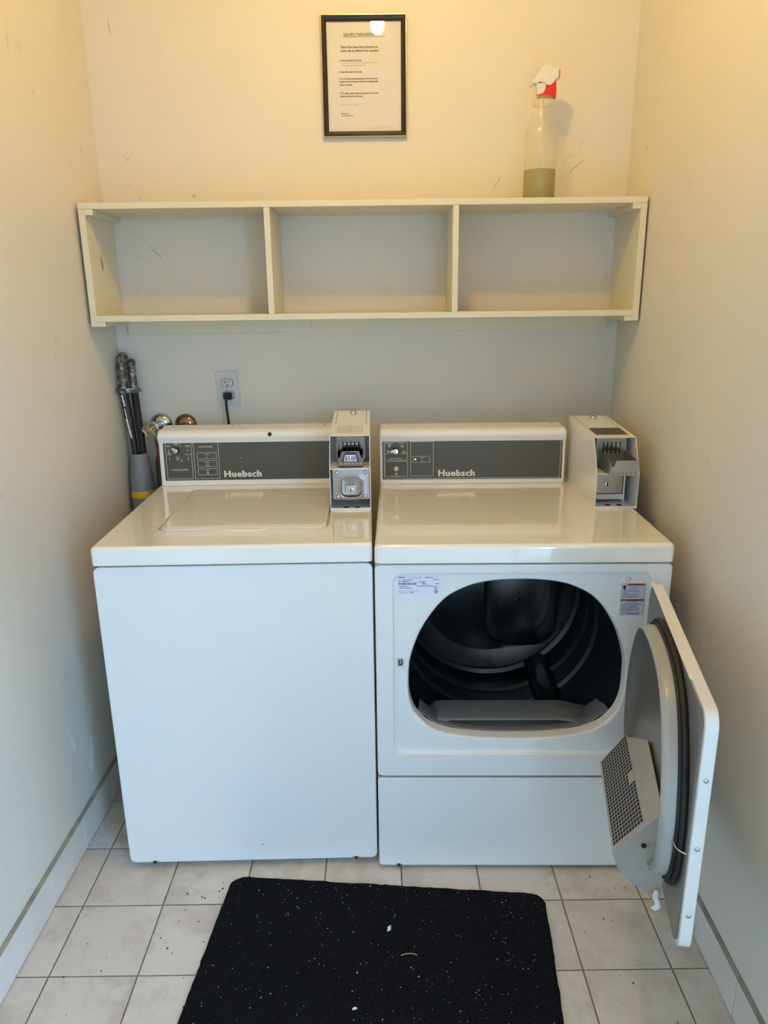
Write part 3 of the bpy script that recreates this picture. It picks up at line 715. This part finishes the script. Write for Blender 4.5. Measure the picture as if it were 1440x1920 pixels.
ib = blob(.5865, .7965, .0052, .0038, .4, 11); t.add([(a, YS-.0001, c_) for a, c_ in ib], [list(range(11))])
t.quad(.5840, .5890, .7895, .7960, YS-.0001)
t.build('warning_pictogram', 'ink', wa)
t = MB(); t.rectline(.5798, .6352, .7243, .8037, .0005, YS-.00005)
for z0, a0, a1 in ((.7930, .600, .620), (.7882, .5845, .617), (.7852, .5845, .622), (.7822, .5845, .622), (.7794, .5845, .595), (.7766, .584, .621), (.7738, .5845, .617), (.7708, .584, .629), (.7678, .584, .616),
                   (.7560, .597, .619), (.7530, .583, .629), (.7502, .583, .629), (.7474, .584, .621), (.7446, .584, .620), (.7418, .583, .622), (.7390, .582, .627), (.7362, .583, .623), (.7334, .583, .613), (.7296, .583, .631), (.7270, .597, .625), (.7270, .583, .593), (.7246+.0006, .597, .625)):
    k = a0
    while k < a1-.001:
        wdt = random.choice((.002, .0034, .0046)); t.quad(k, min(k+wdt, a1), z0, z0+.0014, YS-.00005); k += wdt+.0008
t.build('warning_small_print', 'ink_blue', wa)

dc, dmx = console(dr, .0030, .5620, .5760, .9065, .170, (.0105, .5535, .0150, .1380))
t = MB(); t.mx = dmx
PWd = .543
def dx(c): return .0105 + (c-65)*(PWd/1312)
def dz(c, cx=65): return .1230 - (c-(163-(cx-65)*.0185))*(.1230/(468-163))
def drect(a, b_, c_, d_, th=.0009): t.rectline(dx(a), dx(b_), dz(d_, a), dz(c_, a), th, Y)
drect(76, 1364, 166, 460); drect(82, 248, 182, 320); drect(82, 250, 328, 445); drect(270, 438, 178, 440); drect(288, 414, 287, 335, .0007)
for s_, cx, cy in (('PERMANENT\nPRESS', 118, 194), ('NORMAL', 206, 194), ('DELICATE', 107, 274), ('NO HEAT', 224, 272), ('FABRIC SELECTION', 163, 310), ('PUSH TO START', 165, 446), ('IN USE', 356, 299)):
    t.text(s_, dx(cx), dz(cy, cx), .0042 if len(s_) < 12 else .0046, Y, .0, 'CENTER')
t.quad(dx(354), dx(357), dz(328, 355), dz(308, 355), Y)
for a, c_ in ((116, 212), (210, 212), (108, 254), (222, 254)): t.rectline(dx(a)-.0035, dx(a)+.0035, dz(c_, a)-.003, dz(c_, a)+.003, .0012, Y)
cx, cz = dx(166), dz(423, 166); t.add([(cx+a, Y, cz+c_) for a, c_ in ((-.004, 0), (0, -.004), (.004, 0), (0, .004))], [[0, 1, 2, 3]])
t.build('panel_print', 'print', dc)
t = MB(); t.mx = dmx; [t.text('Huebsch', dx(472)+o_, dz(436, 470), .0272, Y-abs(o_+.0008)*.2, .022, xs=1.08, spacing=1.10) for o_ in (-.0008, 0, .0008)]; t.build('brand_lettering', 'print', dc)
pointer_knob(dc, dmx, dx(162), dz(249, 162), .0090, R(180))
b = MB(); b.mx = dmx; b.lathe([(.0078, .001), (.0078, -.004), (.0062, -.0045), (.0062, -.002)], (dx(165), 0, dz(384, 165)), 'y', 20, cap1=False); b.build('button_bezel', 'chrome', dc)
b = MB(); b.mx = dmx; b.lathe([(.0052, .001), (.0052, -.005), (.004, -.0065), (.001, -.007)], (dx(165), 0, dz(384, 165)), 'y', 18); b.build('start_button', 'sprayw', dc)
b = MB(); b.mx = dmx; b.lathe([(.0026, .001), (.0026, -.001), (.0015, -.0017)], (dx(306), 0, dz(311, 306)), 'y', 14); b.build('indicator_light', 'led', dc)
for x in (.03, .53): MB().lathe([(.0035, 0), (.0035, .0012), (.002, .0016)], (x, .645, 1.0772), 'z', 10).build('screw', 'rust', dc)
for x, y, rx_, ry_ in ((.178, .300, .004, .0016), (.365, .238, .005, .0015), (.05, .545, .002, .0015)):
    pg = blob(x, y, rx_, ry_, -.6, 7); MB().add([(a, c_, .9063) for a, c_ in pg], [list(range(7))]).build('paint_chip', 'gap', dr)

# the open door, hinged on the right
DH = .475
dw = empty('door', (.645, -.002, .342), R(259.6)); dw.parent = dr
UW = .585
skin = rrect(0, UW, 0, DH, .030, 7)
MB().prism(skin, 'y', .0, .021).build('door_skin', 'enamel', dw, bevel=.003, seg=3)
MB().prism(rrect(.006, UW-.010, .006, DH-.008, .026, 7), 'y', -.0035, .002).build('door_liner_sheet', 'liner', dw, bevel=.0012)
MB().prism([(.012, DH-.0015), (.47, DH-.0015), (.47, DH+.0005), (.012, DH+.0005)], 'y', -.0045, .004).build('edge_trim', 'enamel', dw, bevel=.0008)
mh = [(.645-x_-.002, z_-.342) for x_, z_ in hole]     # the opening mirrored into door coordinates
mc = (.302, .255)
ma = angles_with(mc, [], 88)
def dl(s_, y): return [(x_, y, z_) for x_, z_ in polar(scale2(mh, mc, s_), mc, ma)]
MB().tube([p for p in dl(.985, -.0095)], .0055, 8, True).build('gasket', 'rubber', dw)
MB().tube([p for p in dl(.962, -.0165)], .0040, 8, True).build('gasket_lip', 'rubber', dw)
plug = MB().loops([dl(.955, -.003), dl(.95, -.014), dl(.945, -.034), dl(.93, -.042), dl(.905, -.045)], cap0=False).build('plug_rim', 'liner_rim', dw, smooth=50)
MB().loops([dl(.905, -.045), dl(.885, -.0445), dl(.86, -.040), dl(.80, -.030), dl(.70, -.024), dl(.3, -.021)], cap1=True).build('plug_face', 'liner', dw, smooth=50)
for zz in (.084, .222, .355):
    MB().lathe([(.0042, 0), (.0042, .0012), (.0025, .0022)], (UW, .0105, zz), 'x', 14).build('screw', 'steel', dw)
MB().tube(open_catmull([(UW-.005, -.004, .205), (UW-.015, -.016, .205), (UW-.03, -.020, .206), (UW-.045, -.013, .208)], 4), .0011, 6).build('latch_spring', 'steel', dw)
MB().prism([(.535, .200), (.552, .200), (.556, .206), (.550, .213), (.537, .212)], 'y', -.022, -.012).build('latch_catch', 'brass', dw, bevel=.001)
MB().tube(open_catmull([(.500, -.024, .052), (.506, -.028, .044), (.513, -.024, .032), (.511, -.030, .022), (.503, -.034, .016)], 5), [.003, .005, .006, .005, .0065, .0055, .007, .005, .006, .005, .006, .0055, .0045, .005, .004, .0045, .0035, .003, .002, .0015, .001], 7).build('lint_tuft', 'lint', dw)
# lint filter wedge: grid face slopes from the plug down to a protruding tip
lf = MB()
LFL = [[(.132, .100, .408), (.170, .056, .506), (.280, .027, .572), (.497, .030, .564), (.432, .100, .408)],
       [(.136, .092, .380), (.170, .050, .490), (.280, .024, .566), (.500, .026, .548), (.436, .090, .380)],
       [(.145, .066, .367), (.175, .035, .460), (.280, .020, .560), (.502, .024, .450), (.455, .066, .366)],
       [(.160, .020, .362), (.180, .015, .450), (.280, .012, .555), (.502, .015, .430), (.492, .020, .360)]]
lf.loops([[(u_, -w_, z_-.342) for u_, w_, z_ in l] for l in LFL], cap0=True, cap1=True)
lfo = lf.build('lint_filter', 'screen', dw, bevel=.003, seg=2)
# grid of bars over a dark mesh on the sloping face
A = Vector((.150-.018, -.100, .066)); B = Vector((.150+.03, -.030, .222)); C = Vector((.462+.035, -.030, .222)); Dd = Vector((.462-.030, -.100, .066))
nrm = (Dd-A).cross(B-A).normalized()
if nrm.y > 0: nrm = -nrm
def on(s_, t_): return A.lerp(Dd, s_).lerp(B.lerp(C, s_), t_)
S0, S1, T0, T1 = .035, .955, .045, .66
b = MB(); b.add([tuple(on(s_, t_)+nrm*.0006) for s_, t_ in ((S0, T0), (S1, T0), (S1, T1), (S0, T1))], [[0, 1, 2, 3]]); b.build('filter_mesh', 'gap', lfo)
b = MB()
def bar(p, q_, wd):
    d_ = (q_-p).normalized(); s_ = d_.cross(nrm)*wd; h_ = nrm*.0009
    b.add([tuple(v) for v in (p-s_, p+s_, q_+s_, q_-s_, p-s_*.7+h_, p+s_*.7+h_, q_+s_*.7+h_, q_-s_*.7+h_)], [[0,1,2,3],[4,5,6,7],[0,1,5,4],[1,2,6,5],[2,3,7,6],[3,0,4,7]])
NR, NC = 25, 11
for k in range(NR+1): s_ = S0+(S1-S0)*k/NR; bar(on(s_, T0), on(s_, T1), .0011)
for k in range(NC+1): t_ = T0+(T1-T0)*k/NC; bar(on(S0, t_), on(S1, t_), .0010)
p = on(.50, .60); d_ = (C-B).normalized()*.018; e_ = (B-A).normalized()*.010
b.add([tuple(v+nrm*.0012) for v in (p-d_-e_, p+d_-e_, p+d_+e_, p-d_+e_)], [[0, 1, 2, 3]])
g = b.build('filter_grid', 'screen', lfo)
MB().lathe([(.005, 0), (.005, .002), (.003, .003)], (.484, -.054, .135), 'x', 12).build('screw', 'gap', lfo)

# ------------------------------------------------------------------ coin boxes
def coin_box(loc, rz, label, zm, w_, ztop, zback, slide_out, price):
    root = empty('coin_box', loc, rz, label, 'coin box', 'coin boxes on the machines')
    SB, DB = .052, .345; th = .0016
    prof = [(0, 0), (0, zm), (SB, ztop), (DB, zback), (DB, 0)]
    b = MB(); b.prism(prof, 'x', 0, th); b.prism(prof, 'x', w_-th, w_)
    # top, back, base and middle shelf as sheet metal between the sides
    b.prism([(SB, ztop), (DB, zback), (DB, zback-th), (SB, ztop-th)], 'x', th, w_-th)
    b.box(th, w_-th, DB-th, DB, 0, zback-th); b.box(th, w_-th, 0, DB-th, 0, th); b.box(th, w_-th, .0005, .14, zm-.0025, zm-.0005)
    b.box(th, w_-th, .14, .142, th, zback-.02)
    # front lips of the case
    b.box(th, w_-th, 0, .002, th, .006)
    case = b.build('case', 'plastic', root)
    up_h = ztop-zm
    # coin mechanism plate with slots
    yp = .085 if slide_out else .068
    mt = 'platesteel' if slide_out else 'dsteel'
    mb = MB(); mb.prism(rrect(.017, w_-.014, zm+.008, ztop-.004, .004, 3), 'y', yp, yp+.004); mech = mb.build('coin_mechanism', mt, root, bevel=.0006)
    sx0, sx1 = .030, w_-.026
    for k in range(5):
        xk = sx0+(sx1-sx0)*(k+.5)/5
        MB().box(xk-.0014, xk+.0014, yp-.0016, yp+.002, zm+.036, ztop-.019).build('coin_slot', 'gap', mech)
    for k in range(4):
        xk = sx0+(sx1-sx0)*(k+1)/5; MB().box(xk-.0035, xk+.0035, yp-.003, yp+.001, zm+.044, ztop-.024).build('slot_guide', 'chrome', mech, bevel=.0008)
    for xk in (.027, w_/2, w_-.022): MB().lathe([(.001, yp-.0024), (.0026, yp-.0014), (.0026, yp+.001)], (xk, 0, ztop-.012), 'y', 10).build('rivet', 'chrome', mech)
    # slide: floor, two side flanges, front plate
    yf = -.042 if slide_out else .012
    sm = 'platesteel' if slide_out else 'dsteel'
    sb = MB(); l_, r_ = .022, w_-.018
    zf = zm+.016
    sb.box(l_, r_, yf, yp, zf, zf+.0018)
    sb.prism([(yf, zm+.006), (yf, zf+.020), (yf+.03, zf+.030), (yp-.004, zf+.034), (yp-.004, zm+.008)], 'x', l_, l_+.0016)
    sb.prism([(yf, zm+.006), (yf, zf+.020), (yf+.03, zf+.026), (yp-.004, zf+.030), (yp-.004, zm+.008)], 'x', r_-.0016, r_)
    fpz = [(l_, zm+.004), (r_, zm+.004), (r_, zm+.024), (r_-.006, zm+.028), (r_-.011, zm+.044), (l_+.011, zm+.044), (l_+.006, zm+.028), (l_, zm+.024)]
    if slide_out: fpz = [(l_, zm+.004), (r_, zm+.004), (r_, zm+.044), (l_+.014, zm+.044), (l_+.009, zm+.028), (l_, zm+.028)]
    sb.prism(fpz, 'y', yf-.0018, yf)
    sl = sb.build('coin_slide', sm, root, bevel=.0005, seg=1)
    for k in range(6):
        xk = l_+.008+(r_-l_-.016)*k/5; MB().box(xk-.0018, xk+.0018, yf-.0024, yf-.001, zm+.0105, zm+.0120).build('slide_notch', 'gap' if slide_out else 'chrome', sl)
    if price:
        xc = (l_+r_)/2
        lbm = MB(); lbm.add([(xc+a, yf-.0024, zm+c_) for a, c_ in ((-.0235, .0155), (.0235, .0155), (.0155, .0425), (-.0155, .0425))], [[0, 1, 2, 3]]); bl = lbm.build('price_sticker', 'bluesticker', sl)
        lbm = MB(); lbm.add([(xc+a, yf-.0027, zm+c_) for a, c_ in ((-.0175, .0175), (.0175, .0175), (.0140, .0345), (-.0140, .0345))], [[0, 1, 2, 3]]); lbm.build('sticker_field', 'sticker', sl)
        lbm = MB(); lbm.text('$3.00', xc, zm+.0205, .0155, yf-.0030, .018, 'CENTER', xs=.86); lbm.build('price_lettering', 'ink', sl)
    # lock compartment
    if price:
        c3 = (w_/2+.002, zm*.52); o_ = rrect(.008, w_-.003, .028, zm-.004, .003, 2); pk = rrect(c3[0]-.027, c3[0]+.027, c3[1]-.026, c3[1]+.027, .013, 5)
        aa = angles_with(c3, o_, 48); q2 = lambda pg, s_, y: [(x_, y, z_) for x_, z_ in polar(scale2(pg, c3, s_), c3, aa)]
        MB().loops([q2(o_, 1, .014), q2(o_, 1, .010), q2(pk, 1.30, .010), q2(pk, 1.10, .0075), q2(pk, 1.0, .0085), q2(pk, .93, .024), q2(pk, .5, .026)], cap1=True).build('lock_plate', 'platesteel', root, smooth=35)
        lk = MB().prism(rrect(c3[0]-.0145, c3[0]+.0125, c3[1]-.019, c3[1]+.006, .006, 5), 'y', .012, .026).build('lock', 'chrome', root, bevel=.0015)
        MB().lathe([(.0068, .012), (.0068, .0108), (.005, .0104)], (c3[0]-.001, 0, c3[1]-.006), 'y', 18).build('lock_cylinder', 'chrome', lk)
        MB().box(c3[0]-.0022, c3[0]-.0002, .0098, .0112, c3[1]-.0115, c3[1]-.001).build('keyhole', 'gap', lk)
        for xs_, zs_ in ((.019, zm-.013), (w_-.014, zm-.013), (.021, .036), (w_-.013, .036)):
            MB().lathe([(.001, .0052), (.0045, .0068), (.0058, .0092), (.0058, .0102)], (xs_, 0, zs_), 'y', 14).build('screw', 'steel', root)
    else:
        pn = MB().box(.004, w_-.024, .060, .063, .026, zm-.004).build('lock_plate', 'platesteel', root, bevel=.0006)
        MB().box(w_-.022, w_-.018, .056, .14, th, zm-.004).build('inner_cheek', 'plastic', root)
        MB().box(.004, w_-.022, .058, .066, .010, .024).build('inner_sill', 'plastic', root)
        MB().lathe([(.0062, .060), (.0062, .0572), (.0045, .0566)], (w_*.42, 0, zm*.55), 'y', 18).build('lock_cylinder', 'chrome', pn)
        MB().box(w_*.42-.0028, w_*.42+.0008, .0560, .0575, zm*.55-.005, zm*.55+.005).build('keyhole', 'gap', pn)
    for xk in (w_*.38, w_*.66):
        MB().lathe([(.008, 0), (.008, .0004)], (xk, .022 if price else .03, th), 'z', 16).build('mounting_hole', 'gap', case)
    # lid of the case: hatch seam, lock and printed panel
    ta_ = math.atan2(zback-ztop, DB-SB)
    mx = Matrix.Translation((0, SB, ztop)) @ Matrix.Rotation(ta_, 4, 'X') @ Matrix.Rotation(R(-90), 4, 'X')     # (x, -up, along)
    b = MB(); b.mx = mx
    b.quad(.010, .0112, .125, .290, -.0003); b.build('hatch_seam', 'gap', case)
    b = MB(); b.mx = mx; b.quad(w_-.0112, w_-.010, .125, .290, -.0003); b.build('hatch_seam', 'gap', case)
    b = MB(); b.mx = mx; b.lathe([(.0100, 0), (.0100, -.006), (.0085, -.008), (.004, -.0085)], (w_*.5+.004, 0, .245), 'y', 20); b.build('hatch_lock', 'chrome', case)
    b = MB(); b.mx = mx
    if price:
        for a0 in (.020, .0535, .0865): b.quad(a0, a0+.0009, .030, .105, -.0003)
        for c0 in (.030, .062, .104): b.quad(.020, .0874, c0, c0+.0014, -.0003)
        for c0 in (.040, .052, .075, .090):
            for a0 in (.024, .057):
                k = a0
                while k < a0+.024: wdt = random.choice((.002, .004, .006)); b.quad(k, k+wdt, c0, c0+.0028, -.0003); k += wdt+.0022
        b.build('lid_print', 'ink_grey', case)
    else:
        b.quad(.013, w_-.011, .030, .118, -.0003); b.build('worn_label', 'darklabel', case)
        b = MB(); b.mx = mx
        for k in range(7): b.quad(.016, w_-.014, .040+k*.0105, .0425+k*.0105, -.0005)
        b.build('lid_print', 'ink', case)
        b = MB(); b.mx = mx; b.quad(.030, w_-.012, .004, .026, -.0003); b.build('torn_label', 'paper', case)
    return root
M['platesteel'] = mat('dull_plate_steel', (0.40, 0.385, 0.365), 0.36, 1.0, var=0.12, scale=18, bump=0.05)
M['bluesticker'] = mat('blue_sticker', (0.02, 0.03, 0.16), 0.3)
M['darklabel'] = mat('worn_dark_label', (0.13, 0.10, 0.085), 0.4, var=0.4, scale=60)
coin_box((.6225, .2085, .9052), R(.6), 'cream coin box with three dollar price sticker, on the washer', .115, .1085, .1940, .2180, False, True)
coin_box((1.3285, .190, .9062), R(-1.1), 'cream coin box with its coin slide pulled out, on the dryer', .096, .1120, .1830, .1960, True, False)

# ------------------------------------------------------------------ plumbing in the left corner
SPX, SPY = -.018, .628
sp = empty('drain_standpipe', (SPX, SPY, 0), 0, 'grey plastic standpipe with a yellow band in the left corner', 'drain pipe')
MB().lathe([(.0370, 0), (.0370, .80), (.0365, .90), (.0265, .978), (.0270, .984), (.0245, .985), (.0240, .95)], n=32, cap1=False).build('pipe_sleeve', 'pipe', sp)
MB().lathe([(.0377, .842), (.0379, .843), (.0379, .864), (.0377, .865)], n=32, cap0=False, cap1=False).build('warning_band', 'yellow', sp)
h1 = empty('drain_hose', (-.0295, .626, .95), 0, 'paint-streaked black drain hose nearest the left wall', 'hose', 'black drain hoses in the corner')
MB().tube(open_catmull([(0, 0, 0), (0, 0, .05), (-.006, -.002, .14), (-.012, -.003, .20), (-.0135, -.003, .242)], 6), [.0112]*9+[.0118, .0122, .0128]+[.0132]*13, 14).build('hose', 'hose', h1)
MB().tube(open_catmull([(-.0135, -.003, .225), (-.0145, -.003, .27), (-.0145, 0, .305), (-.014, .008, .328), (-.013, .020, .336), (-.0125, .034, .330)], 6), [.0150]*19+[.0155]*6+[.015, .014, .013, .012, .010, .008], 14).build('elbow', 'rust', h1)
h2 = empty('drain_hose', (-.0060, .630, .95), 0, 'plain black drain hose behind the paint-streaked one', 'hose', 'black drain hoses in the corner')
MB().tube(open_catmull([(0, 0, 0), (0, .001, .05), (-.006, .007, .15), (-.011, .011, .242)], 6), [.0109]*8+[.0114]*11, 14).build('hose', 'rubber', h2)
MB().tube(open_catmull([(-.011, .011, .226), (-.012, .012, .27), (-.014, .015, .300), (-.015, .022, .316), (-.015, .032, .320)], 6), [.0125]*22+[.011, .008, .005], 14).build('elbow', 'rust', h2)
for a_, n_, rr_ in ((.224, 8, .0032), (.182, 7, .0020), (.150, 13, .0034)):
    pts_ = [(-.0135+.0008*k-.004+(.222-a_)*.085, -.0150+(.222-a_)*.012, a_-.0055*k) for k in range(n_)]
    MB().tube(pts_, [rr_*.4]+[rr_*random.uniform(.8, 1.2) for _ in range(n_-2)]+[rr_*.4], 6).build('paint_streak', 'lint', h1)
clp = empty('hose_clamp', (-.030, .632, 1.186), 0, 'rusty metal band clamp holding the two drain hoses together', 'clamp')
cl_o = [(-.0275, -.021), (.0, -.024), (.020, -.010), (.0275, .010), (.014, .025), (-.012, .019), (-.029, -.002)]
cs = catmull(cl_o, 5)
MB().loops([[(x*s_, y*s_, z) for x, y in cs] for s_, z in ((1, -.007), (1.08, -.007), (1.08, .007), (1, .007), (1, -.007))]).build('band', 'rust', clp)
MB().tube([(.024, -.010, 0), (.033, -.014, .001), (.041, -.018, .001)], [.0045, .0045, .0055], 8).build('bolt', 'rust', clp)
lh = tag(MB().tube(open_catmull([(.038, .661, .80), (.038, .661, .91), (.040, .661, .955), (.056, .661, .985), (.078, .661, .965), (.084, .661, .90), (.085, .661, .80)], 6), .0165, 14).build('looped_hose', 'greyhose'),
         'thick dark grey hose looping up behind the washer console', 'hose')

def water_tap(loc, label, mts, handle):
    r_ = empty('water_tap', loc, 0, label, 'tap', 'water taps on the back wall')
    MB().lathe([(.036, 0), (.0355, -.004), (.030, -.012), (.018, -.018), (.011, -.019)], axis='y', n=28).build('escutcheon', mts[0], r_)
    MB().lathe([(.0095, -.017), (.0095, -.036)], axis='y', n=16).build('stem_pipe', mts[0], r_)
    MB().lathe([(.013, -.034), (.0145, -.037), (.0145, -.060), (.011, -.062), (.0085, -.066), (.0085, -.074)], (-.006, 0, -.004), 'y', 18).build('valve_body', mts[1], r_)
    MB().lathe([(.012, -.045), (.012, -.026), (.0145, -.025), (.0145, -.012), (.010, -.008)], (-.004, -.048, 0), 'z', 16).build('outlet_nut', 'rust', r_)
    if handle:
        hb = MB(); ring = []
        for k in range(48):
            a = 2*math.pi*k/48; rr = .0225+.0028*math.cos(6*a); ring.append((-.014+rr*math.cos(a), -.078, -.006+rr*math.sin(a)))
        hb.tube(ring, .0038, 8, True)
        for k in range(5):
            a = 2*math.pi*k/5+.3; hb.tube([(-.014+.006*math.cos(a), -.077, -.006+.006*math.sin(a)), (-.014+.022*math.cos(a), -.078, -.006+.022*math.sin(a))], .0032, 6)
        h_ = hb.build('hand_wheel', 'platesteel', r_)
        MB().lathe([(.0085, -.074), (.0085, -.084), (.006, -.086), (.003, -.086), (.0025, -.083)], (-.014, 0, -.006), 'y', 6).build('spindle_nut', 'brass', h_)
    return r_
water_tap((.048, YB, 1.070), 'chrome water tap with hand wheel and brass spindle beside the washer console', ('chrome', 'steel'), True)
water_tap((.127, YB, 1.066), 'tarnished brown tap rosette mostly hidden behind the washer console', ('brownchrome', 'brownchrome'), False)
for x, lab in ((.044, 'red supply hose hanging from the chrome water tap'), (.123, 'red supply hose hidden behind the washer console')):
    tag(MB().tube(open_catmull([(x, .632, 1.026), (x+.001, .632, 1.00), (x+.006, .630, .95), (x+.010, .630, .86), (x+.010, .630, .78)], 5), .0088, 12).build('supply_hose', 'redhose'), lab, 'hose', 'water supply hoses')

# ------------------------------------------------------------------ floor mat and debris
fm = empty('floor_mat', (.7585, -.1520, 0), R(-5.25), 'black carpet floor mat with rounded corners in front of the machines', 'mat')
mw, ml_ = .400, 1.15
o_ = rrect(-mw, mw, -ml_, 0, .035, 6); mc2 = (0, -ml_/2); ma2 = angles_with(mc2, o_, 260)
def mring(d_, z, j): return [(x*(mw-d_)/mw + random.uniform(-j, j), mc2[1]+(y-mc2[1])*(ml_/2-d_)/(ml_/2) + random.uniform(-j, j), z) for x, y in polar(o_, mc2, ma2)]
MB().loops([mring(0, .0005, .0012), mring(-.0015, .004, .0016), mring(.001, .0085, .0016), mring(.006, .0095, .001), mring(.02, .0095, .001)], cap0=True, cap1=True).build('carpet_pile', 'carpet', fm, smooth=60)
def mat_pt(x, y): return (x, y)
def scrap(name, pg, z0, z1, mt, label, cat, group=None, bevel=.0006):
    o = MB().prism(pg, 'z', z0, z1).build(name, mt, None, bevel=bevel, seg=1)
    return tag(o, label, cat, group)
scrap('lint_scrap', blob(.7655, -.292, .0045, .0085, -.35, 10), .0096, .0135, 'lint', 'white curl of lint near the middle of the black mat', 'lint')
scrap('lint_scrap', blob(.6900, -.496, .0055, .0032, .25, 9), .0096, .0130, 'lint', 'white lint crumb near the bottom edge of the picture', 'lint')
tag(MB().tube(open_catmull([(.792, -.366, .011), (.806, -.363, .012), (.820, -.363, .0115), (.829, -.366, .011)], 4), .0011, 6).build('straw_piece', 'straw'), 'thin dry straw lying on the black mat', 'straw')
fk = MB()
for k in range(230):
    x, y = random.uniform(-.39, .39), -random.random()**1.3*.62-.008; r_ = random.uniform(.0004, .0009) if k > 18 else random.uniform(.0009, .0018)
    pg = blob(x, y, r_*1.4, r_, random.uniform(0, 3), 5); fk.prism(pg, 'z', .0094, .0106)
o = fk.build('lint_specks', 'lint', fm); o['kind'] = 'stuff'
ck = MB()
for k in range(46):
    x, y = random.choice((random.uniform(.18, .36), random.uniform(.02, .36), random.uniform(1.2, 1.4), random.uniform(.25, .75))), random.uniform(-.55, -.09)
    if .34 < x < 1.15 and y < -.13: continue
    r_ = random.uniform(.0007, .0022); ck.prism(blob(x, y, r_*1.3, r_, random.uniform(0, 3), 6), 'z', .0004, .0022)
o = ck.build('floor_crumbs', 'crumb'); tag(o, 'scattered dark crumbs of dirt on the beige tiles', 'dirt'); o['kind'] = 'stuff'
